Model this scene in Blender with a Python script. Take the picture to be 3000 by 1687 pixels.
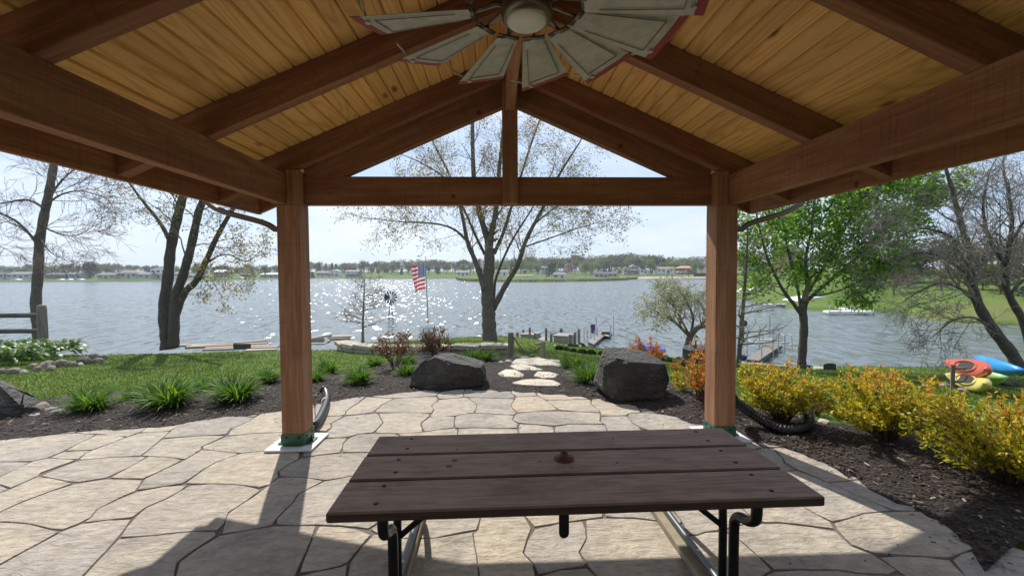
import bpy, math, random
import numpy as np
from mathutils import Vector, Matrix, noise
for o in list(bpy.data.objects): bpy.data.objects.remove(o)
scene = bpy.context.scene
COL = scene.collection
rad = math.radians

# ------------------------------------------------------------------ camera
F, HC, YAW, PIT, ROL = 1249.54, 1.58, .0354, -.0352, -.0056   # focal length in photo pixels (3000 wide)
_cy, _sy, _cp, _sp, _cr, _sr = math.cos(YAW), math.sin(YAW), math.cos(PIT), math.sin(PIT), math.cos(ROL), math.sin(ROL)
FW = np.array([_sy*_cp, _cy*_cp, _sp]); _r = np.array([_cy, -_sy, 0.]); _u = np.cross(_r, FW)
RT = _cr*_r + _sr*_u; UP = -_sr*_r + _cr*_u
CAM = np.array([0., 0., HC])
cam_d = bpy.data.cameras.new('camera'); cam = bpy.data.objects.new('camera', cam_d); COL.objects.link(cam)
cam_d.sensor_fit = 'HORIZONTAL'; cam_d.sensor_width = 36.; cam_d.lens = F/3000*36; cam_d.clip_start = .05; cam_d.clip_end = 4000
cam.matrix_world = Matrix(((RT[0], UP[0], -FW[0], 0), (RT[1], UP[1], -FW[1], 0), (RT[2], UP[2], -FW[2], HC), (0, 0, 0, 1)))
scene.camera = cam

# ------------------------------------------------------------------ world, sun, exposure
SUN_EL = rad(49.0); SUN_TAN = .366                       # sun stands ahead, a little to the left
sun_dir = Vector((-SUN_TAN, 1, 0)).normalized()*math.cos(SUN_EL) + Vector((0, 0, math.sin(SUN_EL)))
SKY_STRENGTH, SUN_STRENGTH, EXPOSURE = .15, 2.75, 1.15
world = bpy.data.worlds.new('World'); scene.world = world; world.use_nodes = True
nt = world.node_tree; nt.nodes.clear()
wo = nt.nodes.new('ShaderNodeOutputWorld'); bg = nt.nodes.new('ShaderNodeBackground')
sky = nt.nodes.new('ShaderNodeTexSky'); sky.sky_type = 'NISHITA'; sky.sun_disc = False
sky.sun_elevation = SUN_EL; sky.sun_rotation = math.atan2(sun_dir.x, sun_dir.y)
sky.altitude = 250; sky.air_density = 1.0; sky.dust_density = .5; sky.ozone_density = 1.0
tc = nt.nodes.new('ShaderNodeTexCoord'); mp = nt.nodes.new('ShaderNodeMapping'); mp.inputs['Scale'].default_value = (1.2, 1.2, 5.0)
ns = nt.nodes.new('ShaderNodeTexNoise'); ns.inputs['Scale'].default_value = 1.6; ns.inputs['Detail'].default_value = 6; ns.inputs['Roughness'].default_value = .58
rp = nt.nodes.new('ShaderNodeMapRange'); rp.inputs['From Min'].default_value = .36; rp.inputs['From Max'].default_value = .68
rp.inputs['To Min'].default_value = 0.; rp.inputs['To Max'].default_value = 1.
cr = nt.nodes.new('ShaderNodeMix'); cr.data_type = 'RGBA'; cr.inputs[6].default_value = (1.3, 1.78, 2.6, 1); cr.inputs[7].default_value = (2.5, 2.62, 2.85, 1)     # thin high cloud
mx = nt.nodes.new('ShaderNodeMix'); mx.data_type = 'RGBA'; mx.inputs[0].default_value = .88
nt.links.new(tc.outputs['Generated'], mp.inputs['Vector']); nt.links.new(mp.outputs['Vector'], ns.inputs['Vector'])
nt.links.new(ns.outputs['Fac'], rp.inputs['Value']); nt.links.new(rp.outputs['Result'], cr.inputs[0]); nt.links.new(cr.outputs[2], mx.inputs[7])
nt.links.new(sky.outputs['Color'], mx.inputs[6]); nt.links.new(mx.outputs[2], bg.inputs['Color'])
bg.inputs['Strength'].default_value = SKY_STRENGTH; nt.links.new(bg.outputs['Background'], wo.inputs['Surface'])
sd = bpy.data.lights.new('sun', 'SUN'); sd.energy = SUN_STRENGTH; sd.angle = rad(.55); sd.color = (1., .955, .88)
so = bpy.data.objects.new('sun', sd); COL.objects.link(so); so.location = (-20, 50, 60)
so.rotation_euler = (-sun_dir).to_track_quat('-Z', 'Y').to_euler()
vs = scene.view_settings; vs.view_transform = 'Standard'; vs.look = 'None'; vs.gamma = 1.0; vs.exposure = EXPOSURE; vs.use_curve_mapping = False
scene.render.engine = 'CYCLES'; cy = scene.cycles
cy.use_denoising = True; cy.max_bounces = 8; cy.diffuse_bounces = 5; cy.glossy_bounces = 3; cy.transparent_max_bounces = 6; cy.sample_clamp_indirect = 8
try: cy.denoiser = 'OPENIMAGEDENOISE'; cy.denoising_input_passes = 'RGB_ALBEDO_NORMAL'
except Exception: pass

# ------------------------------------------------------------------ pixel to place
def ray(px, py): return FW + RT*((px-1500)/F) - UP*((py-843.5)/F)
def on_axis(px, py, axis, val):
    d = ray(px, py); return CAM + d*((val-CAM[axis])/d[axis])
def at_depth(px, py, D): return CAM + ray(px, py)*D
WATER = -2.3
_SX = [-60, -30, -12, -6, -4.2, -3.6, -2.6, -.5, 1.5, 3, 4.5, 6, 8, 11, 14, 18, 25, 45, 70]
_SY = [9, 11, 12.2, 12.6, 13, 16, 18.5, 20, 20.5, 20.8, 19.8, 18., 16.2, 14.6, 13.6, 13, 13, 14, 16]
def shore_y(x): return np.interp(x, _SX, _SY)
_WX = [-4.6, -4.0, -3.2, -2.6, -1.6, -.7, 0.15, .3]; _WY = [12.6, 11.6, 11.0, 10.75, 10.55, 10.4, 10.35, 10.35]   # retaining wall line
def sstep(t): t = np.clip(t, 0, 1); return t*t*(3-2*t)
def land_z(x, y):
    x = np.asarray(x, float); y = np.asarray(y, float)
    s = np.interp(x, [-40, 0, 3, 6, 10, 40], [.1, .1, .12, .14, .15, .15])
    y0 = np.interp(x, [-40, -8, 1, 3, 6, 10, 40], [6.2, 6.5, 6.5, 5.6, 4.2, 3.2, 2.5])
    t = y-y0; z = -s*(np.sqrt(t*t+.16)+t)/2
    wy = np.interp(x, _WX, _WY)
    z = z + .19*sstep((y-wy)/.14)*sstep((16.5-y)/5.)*sstep((x+4.6)/.5)*sstep((.35-x)/.25)
    z = z + .02*np.sin(x*.9+1)*np.sin(y*.7)*sstep((y-7)/2)
    d = shore_y(x)-y
    return np.where(d > .5, z, np.minimum(z, z+(-3.4-z)*sstep((.5-d)/1.6)))
def ground(px, py):
    d = ray(px, py); t = np.arange(1.5, 60, .01); P = CAM+d*t[:, None]
    h = P[:, 2]-land_z(P[:, 0], P[:, 1]); i = np.argmax(h < 0) if (h < 0).any() else len(t)-1
    p = P[i].copy(); p[2] = float(land_z(p[0], p[1])); return p
def gdepth(p): return float((np.asarray(p)-CAM)@FW)

# ------------------------------------------------------------------ objects
def mesh(name, V, Fs, mat=None, parent=None, smooth=False, loc=None):
    """one mesh object from vertex array and list of faces (or int arrays of equal-size faces)"""
    me = bpy.data.meshes.new(name)
    V = np.asarray(V, np.float32).reshape(-1, 3)
    if isinstance(Fs, np.ndarray): Fs = [Fs]
    if len(Fs) and isinstance(Fs[0], np.ndarray) and Fs[0].ndim == 2:
        arr = [np.asarray(f, np.int32) for f in Fs if len(f)]
        loops = np.concatenate([f.ravel() for f in arr]); tot = np.concatenate([np.full(len(f), f.shape[1], np.int32) for f in arr])
        me.vertices.add(len(V)); me.vertices.foreach_set('co', V.ravel())
        me.loops.add(len(loops)); me.loops.foreach_set('vertex_index', loops)
        me.polygons.add(len(tot)); me.polygons.foreach_set('loop_start', np.concatenate([[0], np.cumsum(tot)[:-1]]).astype(np.int32))
        me.polygons.foreach_set('loop_total', tot)
    else:
        me.from_pydata(V.tolist(), [], [tuple(int(i) for i in f) for f in Fs])
    me.update(calc_edges=True); me.validate()
    if smooth: me.polygons.foreach_set('use_smooth', np.ones(len(me.polygons), bool))
    if mat: me.materials.append(mat)
    o = bpy.data.objects.new(name, me); COL.objects.link(o)
    if parent is not None: o.parent = parent
    if loc is not None: o.location = loc
    return o
def empty(name, loc, label=None, cat=None, group=None, rz=0):
    o = bpy.data.objects.new(name, None); COL.objects.link(o); o.location = tuple(float(v) for v in loc); o.rotation_euler = (0, 0, rz); o.empty_display_size = .1
    return tag(o, label, cat, group)
def tag(o, label=None, cat=None, group=None, kind=None):
    if label: o['label'] = label
    if cat: o['category'] = cat
    if group: o['group'] = group
    if kind: o['kind'] = kind
    return o
def copy_tree(o, parent=None):
    c = o.copy(); COL.objects.link(c); c.parent = parent
    for ch in list(o.children): copy_tree(ch, c)
    return c
class MB:
    """collects shapes; build() links them as one mesh"""
    def __init__(s): s.V = []; s.Fc = []; s.n = 0
    def add(s, V, Fs):
        V = np.asarray(V, float).reshape(-1, 3); s.V.append(V); s.Fc += [tuple(i+s.n for i in f) for f in Fs]; s.n += len(V); return s
    def box(s, a, b, bev=0.):
        x0, y0, z0 = a; x1, y1, z1 = b
        if bev <= 0:
            return s.add([(x0, y0, z0), (x1, y0, z0), (x1, y1, z0), (x0, y1, z0), (x0, y0, z1), (x1, y0, z1), (x1, y1, z1), (x0, y1, z1)],
                         [(3, 2, 1, 0), (4, 5, 6, 7), (0, 1, 5, 4), (1, 2, 6, 5), (2, 3, 7, 6), (3, 0, 4, 7)])
        b_ = bev; V = []
        for z, i in ((z0, b_), (z0+b_, 0), (z1-b_, 0), (z1, b_)):
            V += [(x0+i+b_*(i == 0), y0+i, z), (x1-i-b_*(i == 0), y0+i, z), (x1-i, y0+i+b_*(i == 0), z), (x1-i, y1-i-b_*(i == 0), z),
                  (x1-i-b_*(i == 0), y1-i, z), (x0+i+b_*(i == 0), y1-i, z), (x0+i, y1-i-b_*(i == 0), z), (x0+i, y0+i+b_*(i == 0), z)]
        Fs = [tuple(range(7, -1, -1)), tuple(range(24, 32))]
        for k in range(3):
            for j in range(8): Fs.append((k*8+j, k*8+(j+1) % 8, (k+1)*8+(j+1) % 8, (k+1)*8+j))
        return s.add(V, Fs)
    def tube(s, pts, r, n=10, caps=True):
        pts = [Vector(p) for p in pts]; m = len(pts)
        rr = list(r) if hasattr(r, '__len__') else [r]*m
        up = None; V = []
        for i, p in enumerate(pts):
            d = (pts[min(i+1, m-1)]-pts[max(i-1, 0)]); d = d.normalized() if d.length > 1e-9 else Vector((0, 0, 1))
            if up is None:
                up = Vector((0, 0, 1)) if abs(d.z) < .9 else Vector((1, 0, 0))
            a = d.cross(up); a = a.normalized() if a.length > 1e-6 else d.orthogonal().normalized(); b = a.cross(d).normalized(); up = b
            for k in range(n):
                t = 2*math.pi*k/n; V.append(p+(a*math.cos(t)+b*math.sin(t))*rr[i])
        Fs = [(i*n+k, i*n+(k+1) % n, (i+1)*n+(k+1) % n, (i+1)*n+k) for i in range(m-1) for k in range(n)]
        if caps: Fs += [tuple(range(n-1, -1, -1)), tuple(range((m-1)*n, m*n))]
        return s.add([tuple(v) for v in V], Fs)
    def lathe(s, prof, n=20, c=(0, 0, 0)):
        V = [(c[0]+r*math.cos(2*math.pi*k/n), c[1]+r*math.sin(2*math.pi*k/n), c[2]+z) for r, z in prof for k in range(n)]
        m = len(prof); Fs = [(i*n+k, i*n+(k+1) % n, (i+1)*n+(k+1) % n, (i+1)*n+k) for i in range(m-1) for k in range(n)]
        Fs += [tuple(range(n-1, -1, -1)), tuple(range((m-1)*n, m*n))]
        return s.add(V, Fs)
    def prism(s, poly, a, b):
        """polygon given as 3D points at one end; swept by vector b-a"""
        n = len(poly); A = [np.array(p, float)+np.array(a) for p in poly]; B = [np.array(p, float)+np.array(b) for p in poly]
        return s.add(A+B, [tuple(range(n-1, -1, -1)), tuple(range(n, 2*n))]+[(i, (i+1) % n, n+(i+1) % n, n+i) for i in range(n)])
    def build(s, name, mat, parent=None, smooth=False, loc=None):
        return mesh(name, np.concatenate(s.V), s.Fc, mat, parent, smooth, loc)
def catmull(P, n=5):
    P = [np.array(p, float) for p in P]; Q = [2*P[0]-P[1]]+P+[2*P[-1]-P[-2]]; out = []
    for i in range(1, len(Q)-2):
        for t in np.linspace(0, 1, n, endpoint=False):
            a, b, c, d = Q[i-1:i+3]; out.append(.5*((2*b)+(c-a)*t+(2*a-5*b+4*c-d)*t*t+(3*b-a-3*c+d)*t**3))
    return out+[P[-1]]

# ------------------------------------------------------------------ materials
class NT:
    def __init__(s, name):
        s.m = bpy.data.materials.new(name); s.m.use_nodes = True; s.t = s.m.node_tree
        s.b = s.t.nodes['Principled BSDF']; s.out = s.t.nodes['Material Output']
    def n(s, typ, **kw):
        nd = s.t.nodes.new('ShaderNode'+typ)
        for k, v in kw.items():
            if hasattr(nd, k): setattr(nd, k, v)
            else: nd.inputs[k.replace('_', ' ')].default_value = v
        return nd
    def l(s, a, b): s.t.links.new(a, b)
    def coord(s, scale=(1, 1, 1), rnd=True, kind='Object', rot=(0, 0, 0)):
        c = s.n('TexCoord'); m = s.n('Mapping'); m.inputs['Scale'].default_value = scale; m.inputs['Rotation'].default_value = rot
        src = c.outputs[kind]
        if rnd:
            oi = s.n('ObjectInfo'); mu = s.n('VectorMath', operation='MULTIPLY_ADD'); mu.inputs[1].default_value = (37., 91., 53.)
            s.l(oi.outputs['Random'], mu.inputs[0]); s.l(src, mu.inputs[2]); src = mu.outputs[0]
        s.l(src, m.inputs['Vector']); return m.outputs[0]
    def noise(s, v, scale, detail=4, rough=.55, dist=0):
        nd = s.n('TexNoise', Scale=scale, Detail=detail, Roughness=rough, Distortion=dist); s.l(v, nd.inputs['Vector']); return nd.outputs['Fac']
    def ramp(s, fac, stops, interp='LINEAR'):
        r = s.n('ValToRGB'); e = r.color_ramp.elements; r.color_ramp.interpolation = interp
        while len(e) < len(stops): e.new(.5)
        for k, (p, c) in enumerate(stops): e[k].position = p; e[k].color = (*c, 1) if len(c) == 3 else c
        s.l(fac, r.inputs['Fac']); return r.outputs['Color']
    def mix(s, fac, a, b, mode='MIX'):
        x = s.n('Mix', data_type='RGBA', blend_type=mode)
        for sock, val in ((x.inputs[0], fac), (x.inputs[6], a), (x.inputs[7], b)):
            if isinstance(val, (int, float)): sock.default_value = val
            elif isinstance(val, tuple): sock.default_value = (*val, 1) if len(val) == 3 else val
            else: s.l(val, sock)
        return x.outputs[2]
    def math(s, op, a, b=0.):
        x = s.n('Math', operation=op)
        for i, v in enumerate((a, b)):
            if isinstance(v, (int, float)): x.inputs[i].default_value = v
            else: s.l(v, x.inputs[i])
        return x.outputs[0]
    def bump(s, h, strength=.4, dist=.01):
        bm = s.n('Bump', Strength=strength, Distance=dist); s.l(h, bm.inputs['Height']); s.l(bm.outputs[0], s.b.inputs['Normal']); return bm
    def col(s, c):
        if isinstance(c, tuple): s.b.inputs['Base Color'].default_value = (*c, 1)
        else: s.l(c, s.b.inputs['Base Color'])
    def rough(s, v):
        if isinstance(v, (int, float)): s.b.inputs['Roughness'].default_value = v
        else: s.l(v, s.b.inputs['Roughness'])
def sc(c, k): return tuple(min(1., v*k) for v in c)
def plain(name, c, rough=.6, metal=0., var=.18, scale=6., bump=.15, bscale=40., bdist=.004, spec=.5):
    t = NT(name); v = t.coord(); n1 = t.noise(v, scale)
    t.col(t.ramp(n1, [(.25, sc(c, 1-var)), (.75, sc(c, 1+var))])); t.rough(rough); t.b.inputs['Metallic'].default_value = metal
    t.b.inputs['Specular IOR Level'].default_value = spec
    if bump: t.bump(t.noise(v, bscale, 5), bump, bdist)
    return t.m
def leafy(name, stops, rough=.5, trans=.35, spec=.3):
    """leaf colours picked at random per leaf"""
    t = NT(name); g = t.n('NewGeometry'); c = t.ramp(g.outputs['Random Per Island'], stops)
    t.col(c); t.rough(rough); t.b.inputs['Specular IOR Level'].default_value = spec
    tr = t.n('BsdfTranslucent'); t.l(t.mix(1., c, (1.25, 1.2, .75), 'MULTIPLY'), tr.inputs['Color'])
    ms = t.n('MixShader'); ms.inputs[0].default_value = trans
    t.l(t.b.outputs[0], ms.inputs[1]); t.l(tr.outputs[0], ms.inputs[2]); t.l(ms.outputs[0], t.out.inputs['Surface'])
    return t.m
def timber(name, c_lo, c_hi, axis=1, rings=7., saw=.5, rough=.75, grain=1.0):
    """rough-sawn timber, grain along one object axis, faint saw marks across it"""
    t = NT(name); s1 = [22., 22., 22.]; s1[axis] = 1.1
    v = t.coord(tuple(s1)); n1 = t.noise(v, 1.6, 6, .6, 1.2)
    s2 = [5., 5., 5.]; s2[axis] = .55; v2 = t.coord(tuple(s2)); n2 = t.noise(v2, rings*.25, 3, .5, .6)
    s3 = [2., 2., 2.]; s3[axis] = 60.; v3 = t.coord(tuple(s3)); n3 = t.noise(v3, 1.2, 3, .6, .4)
    f = t.math('ADD', t.math('MULTIPLY', n1, .55*grain), t.math('MULTIPLY', n2, .45))
    c = t.ramp(f, [(.30, sc(c_lo, .8)), (.45, c_lo), (.62, c_hi)])
    sawm = t.ramp(n3, [(.30, (.72, .70, .68)), (.46, (1, 1, 1))])
    c = t.mix(saw, c, sawm, 'MULTIPLY')
    kv = t.coord((2.2, 2.2, 2.2)); vo = t.n('TexVoronoi', Scale=1.1); t.l(kv, vo.inputs['Vector'])
    kn = t.ramp(vo.outputs['Distance'], [(.035, (.25, .18, .14)), (.075, (1, 1, 1))]); c = t.mix(.8, c, kn, 'MULTIPLY')
    t.col(c); t.rough(rough); t.b.inputs['Specular IOR Level'].default_value = .25
    t.bump(t.math('ADD', t.math('MULTIPLY', n3, .8*saw), t.math('MULTIPLY', n1, .5)), .5, .004)
    return t.m
# ================================================================== the setting
def m_lawn():
    t = NT('lawn_grass'); v = t.coord(rnd=False); a = t.noise(v, .55, 3, .5, .3); b = t.noise(v, 9., 4, .7); c_ = t.noise(v, 130., 3, .7)
    c = t.ramp(a, [(.32, (.058, .11, .018)), (.52, (.10, .162, .028)), (.70, (.165, .195, .05))])
    c = t.mix(.55, c, t.ramp(b, [(.3, (.55, .6, .5)), (.7, (1.25, 1.2, 1.1))]), 'MULTIPLY')
    c = t.mix(.7, c, t.ramp(c_, [(.3, (.45, .5, .4)), (.7, (1.35, 1.3, 1.2))]), 'MULTIPLY')
    t.col(c); t.rough(.85); t.b.inputs['Specular IOR Level'].default_value = .15
    t.bump(t.math('ADD', t.math('MULTIPLY', c_, .5), b), .8, .03); return t.m
def m_mulch():
    t = NT('bark_mulch'); v = t.coord(rnd=False); vo = t.n('TexVoronoi', Scale=38.); mp_ = t.coord((1, 2.4, 1), False, rot=(0, 0, .5)); t.l(mp_, vo.inputs['Vector'])
    a = t.noise(v, 25., 5, .7)
    c = t.ramp(vo.outputs['Color'], [(.1, (.012, .008, .006)), (.55, (.035, .022, .016)), (.95, (.10, .068, .05))])
    c = t.mix(.6, c, t.ramp(a, [(.3, (.4, .4, .4)), (.7, (1.3, 1.3, 1.3))]), 'MULTIPLY')
    t.col(c); t.rough(.9); t.bump(t.math('ADD', vo.outputs['Distance'], a), 1., .03); return t.m
def m_water():
    t = NT('lake_water'); v = t.coord((1, 1.0, 1), False)
    mpn = t.coord((.55, 1.5, 1), False, rot=(0, 0, .25)); w1 = t.math('ADD', t.noise(mpn, 1.5, 3, .55, .4), t.math('MULTIPLY', t.noise(t.coord((.12, .7, 1), False, rot=(0, 0, .12)), 1., 2, .5), 2.2))
    mp2 = t.coord((1., 2.2, 1), False, rot=(0, 0, -.2)); w2 = t.noise(mp2, 4.6, 3, .6, .3); w3 = t.noise(v, .18, 2, .5); w4 = t.noise(t.coord((1., 1.6, 1), False, rot=(0, 0, .1)), 9., 2, .5)
    h = t.math('ADD', t.math('ADD', t.math('MULTIPLY', w1, 1.0), t.math('MULTIPLY', w2, .28)), t.math('MULTIPLY', w4, .17))
    t.col((.125, .145, .142)); t.rough(.17); t.b.inputs['IOR'].default_value = 1.333; t.b.inputs['Specular IOR Level'].default_value = .62
    bm = t.bump(h, 1., .055); st = t.n('MapRange'); st.inputs['From Min'].default_value = .3; st.inputs['From Max'].default_value = .7
    st.inputs['To Min'].default_value = .55; st.inputs['To Max'].default_value = 1.; t.l(w3, st.inputs['Value']); t.l(st.outputs[0], bm.inputs['Strength'])
    vo = t.n('TexVoronoi', Scale=1.0); t.l(t.coord((4.2, 1.5, 1), False, rot=(0, 0, .08)), vo.inputs['Vector'])
    c1 = t.n('VectorMath', operation='MULTIPLY_ADD'); c1.inputs[1].default_value = (2, 2, 0); c1.inputs[2].default_value = (-1, -1, 0); t.l(vo.outputs['Color'], c1.inputs[0])
    c2 = t.n('VectorMath', operation='MULTIPLY'); t.l(c1.outputs[0], c2.inputs[0]); t.l(c1.outputs[0], c2.inputs[1]); c3 = t.n('VectorMath', operation='MULTIPLY'); t.l(c2.outputs[0], c3.inputs[0]); t.l(c1.outputs[0], c3.inputs[1])
    c4 = t.n('VectorMath', operation='MULTIPLY_ADD'); c4.inputs[1].default_value = (.27, .43, 0); t.l(c3.outputs[0], c4.inputs[0]); t.l(bm.outputs[0], c4.inputs[2]); nn = t.n('VectorMath', operation='NORMALIZE'); t.l(c4.outputs[0], nn.inputs[0]); t.l(nn.outputs[0], t.b.inputs['Normal'])   # wavelet facets that catch the sun
    return t.m
def m_stone(name, stops, scale=1.0, relief=.8):
    t = NT(name); v = t.coord((1, 1, 1)); a = t.noise(v, 1.6*scale, 4, .6, .6); b = t.noise(v, 14.*scale, 6, .65); sl = t.coord((3., 9., 9.), rot=(0, 0, .25)); s_ = t.noise(sl, 1.6*scale, 5, .65, 1.2)
    oi = t.n('ObjectInfo'); base = t.ramp(oi.outputs['Random'], stops)
    c = t.mix(.8, base, t.ramp(a, [(.30, (.62, .62, .65)), (.45, (.95, .94, .93)), (.72, (1.2, 1.15, 1.05))]), 'MULTIPLY')
    c = t.mix(.7, c, t.ramp(b, [(.3, (.70, .68, .66)), (.7, (1.2, 1.2, 1.18))]), 'MULTIPLY')
    c = t.mix(.35, c, t.ramp(s_, [(.36, (.62, .60, .58)), (.5, (1, 1, 1))]), 'MULTIPLY')
    t.col(c); t.rough(.8); t.b.inputs['Specular IOR Level'].default_value = .25
    t.bump(t.math('ADD', t.math('MULTIPLY', s_, .9), t.math('ADD', t.math('MULTIPLY', b, .7), a)), relief, .034); return t.m
M = {}
M['lawn'] = m_lawn(); M['mulch'] = m_mulch(); M['water'] = m_water()
M['flag'] = m_stone('flagstone', [(.0, (.325, .297, .268)), (.2, (.415, .365, .30)), (.45, (.36, .33, .30)), (.65, (.44, .385, .305)), (.85, (.38, .347, .308)), (1., (.425, .365, .285))])
M['step'] = m_stone('limestone_step', [(0, (.58, .52, .42)), (1, (.63, .57, .47))], 2.)
M['cap'] = m_stone('wall_stone', [(0, (.40, .36, .29)), (1, (.5, .45, .36))], 2.)
M['joint'] = plain('joint_sand', (.125, .10, .085), .95, var=.3, bump=.6, bscale=120)
M['gravel'] = plain('shore_gravel', (.30, .25, .21), .9, var=.45, scale=60, bump=1., bscale=70, bdist=.03)

# near land: one sheet from behind the camera to under the lake edge
def grid(xs, ys, zf):
    X, Y = np.meshgrid(xs, ys); V = np.stack([X, Y, zf(X, Y)], -1).reshape(-1, 3); nx, ny = len(xs), len(ys)
    i = (np.arange(ny-1)[:, None]*nx+np.arange(nx-1)).ravel(); return V, np.stack([i, i+1, i+nx+1, i+nx], 1)
xs = np.concatenate([np.arange(-60, -14, 1.2), np.arange(-14, 20, .14), np.arange(20, 70, 1.2)])
ys = np.concatenate([np.arange(-30, 4, 1.), np.arange(4, 24.5, .14)])
def lawn_z(X, Y):
    z = land_z(X, Y)
    return z-.05*(1-sstep((np.hypot(X*.75, np.maximum(Y, 0))-3.)/3.))-.012
V, Q = grid(xs, ys, lawn_z)
lawn = tag(mesh('lawn', V, Q, M['lawn'], smooth=True), 'mown green lawn sloping down to the lake', kind='structure')
# the lake
V, Q = grid(np.linspace(-900, 900, 60), np.linspace(4, 1000, 60), lambda X, Y: np.full_like(X, WATER))
tag(mesh('lake_water', V, Q, M['water']), 'rippled grey blue lake with sun glints', kind='structure')

# mulch bed between patio and lawn
PATIO_EDGE = [(-500, 1300), (-200, 1280), (0, 1265), (128, 1259), (233, 1245), (300, 1241), (462, 1236), (540, 1224), (621, 1212), (700, 1206), (776, 1199), (811, 1191), (920, 1176), (1000, 1164), (1066, 1158), (1248, 1140), (1350, 1139), (1427, 1140), (1497, 1141), (1600, 1146), (1699, 1152), (1790, 1164), (1835, 1175), (1932, 1189), (2000, 1209), (2064, 1226),
  (2110, 1237), (2169, 1247), (2248, 1272), (2342, 1298), (2466, 1321), (2508, 1354), (2602, 1395), (2629, 1404), (2679, 1443), (2823, 1501), (2893, 1548), (2970, 1597), (3040, 1640), (3150, 1760)]
PE = np.array([on_axis(x, y, 2, 0.)[:2] for x, y in PATIO_EDGE])
MULCH_OUT = [(-500, 1240), (-120, 1195), (56, 1177), (228, 1160), (400, 1144), (529, 1126), (640, 1116), (730, 1109), (820, 1104), (930, 1097), (1004, 1091), (1095, 1083), (1140, 1064), (1200, 1044), (1260, 1037), (1321, 1034), (1400, 1036), (1470, 1046), (1563, 1054), (1630, 1063), (1700, 1070), (1762, 1079), (1850, 1096), (1972, 1122), (2030, 1146), (2110, 1160), (2163, 1180), (2260, 1200),
  (2407, 1238), (2560, 1250), (2708, 1262), (2850, 1290), (3000, 1335), (3300, 1450)]
MO = np.array([ground(x, y)[:2] for x, y in MULCH_OUT])
def resample(P, n):
    d = np.concatenate([[0], np.cumsum(np.hypot(*np.diff(P, axis=0).T))]); t = np.linspace(0, d[-1], n)
    return np.stack([np.interp(t, d, P[:, k]) for k in range(2)], 1)
_n = 140; A = resample(PE, _n); B = resample(MO, _n); rows = 16; V = []
inn = A.copy(); tang = np.gradient(A, axis=0); nrm = np.stack([tang[:, 1], -tang[:, 0]], 1); nrm /= np.linalg.norm(nrm, axis=1)[:, None]
inn = A + nrm*.35
def mulch_z(x, y, k): return land_z(x, y)+.018*np.sin(k*math.pi)+.008
MB_pts = []
for j in range(rows+1):
    k = j/rows; P = inn*(1-k)+B*k; wob = .03*np.sin(np.arange(_n)*1.7+j)*(0 < j < rows)
    z = mulch_z(P[:, 0], P[:, 1], k) if j else np.full(_n, -.03)
    if j == 1: z = np.minimum(z, .0)
    V.append(np.stack([P[:, 0]+wob, P[:, 1]+wob, z], 1))
    if j: MB_pts.append(V[-1])
V = np.concatenate(V); i = (np.arange(rows)[:, None]*_n+np.arange(_n-1)).ravel()
tag(mesh('mulch_bed', V, np.stack([i, i+1, i+_n+1, i+_n], 1), M['mulch'], smooth=True), 'dark bark mulch bed curving along the patio edge', kind='structure')
# loose bark chips
rng = np.random.default_rng(5); N = 15000; Mb = np.array(MB_pts)
jr = rng.random(N)*(rows-1); ir = rng.random(N)*(_n-1); j0 = jr.astype(int); i0 = ir.astype(int); fj = (jr-j0)[:, None]; fi = (ir-i0)[:, None]
P = (Mb[j0, i0]*(1-fj)+Mb[np.minimum(j0+1, rows-1), i0]*fj)*(1-fi)+(Mb[j0, np.minimum(i0+1, _n-1)]*(1-fj)+Mb[np.minimum(j0+1, rows-1), np.minimum(i0+1, _n-1)]*fj)*fi
def chips(P, lmin, lmax, wmin, wmax, rng, tilt=.5):
    n = len(P); a = rng.random(n)*6.283; L = lmin+(lmax-lmin)*rng.random(n)**2; w = wmin+(wmax-wmin)*rng.random(n)
    d = np.stack([np.cos(a), np.sin(a), (rng.random(n)-.5)*tilt], 1)*L[:, None]; s_ = np.stack([-np.sin(a), np.cos(a), (rng.random(n)-.5)*tilt], 1)*w[:, None]
    V = np.stack([P-d-s_, P+d-s_*.6, P+d*.9+s_, P-d*.8+s_*.7], 1).reshape(-1, 3); return V, np.arange(4*n).reshape(-1, 4)
P[:, 2] += .006+rng.random(N)*.012
V, Q = chips(P, .008, .035, .003, .010, rng)
M['chip'] = leafy('bark_chips', [(0, (.015, .01, .008)), (.5, (.045, .03, .022)), (.86, (.09, .065, .05)), (.93, (.17, .13, .10)), (1., (.33, .29, .24))], .9, 0.0)
tag(mesh('bark_chips', V, Q, M['chip']), 'loose bark chips scattered over the mulch bed', kind='stuff')
# grass blades that roughen the lawn
Ng = 150000; rg = np.random.default_rng(8)
gy = 5.3+rg.random(Ng)**1.3*14.5; gx = (rg.random(Ng)*2-1)*(gy*1.28)+gy*.04
ok = gy < shore_y(gx)-.45; gx, gy = gx[ok], gy[ok]
def inside_mulch(x, y):
    poly = np.concatenate([inn, B[::-1]]); c = np.zeros(len(x), bool); px, py = poly[:, 0], poly[:, 1]; j = len(poly)-1
    for i in range(len(poly)):
        cond = ((py[i] > y) != (py[j] > y)) & (x < (px[j]-px[i])*(y-py[i])/(py[j]-py[i]+1e-12)+px[i]); c ^= cond; j = i
    return c
ok = ~inside_mulch(gx, gy); yp = np.interp(gx, PE[:, 0][np.argsort(PE[:, 0])], PE[:, 1][np.argsort(PE[:, 0])]); ok &= (gy > yp+.9) | (gx > 3.1)
gx, gy = gx[ok], gy[ok]; gz = lawn_z(gx, gy); n = len(gx); a = rg.random(n)*6.283; hh = .018+.03*rg.random(n); w = .004+.003*rg.random(n)+.0005*gy
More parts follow.
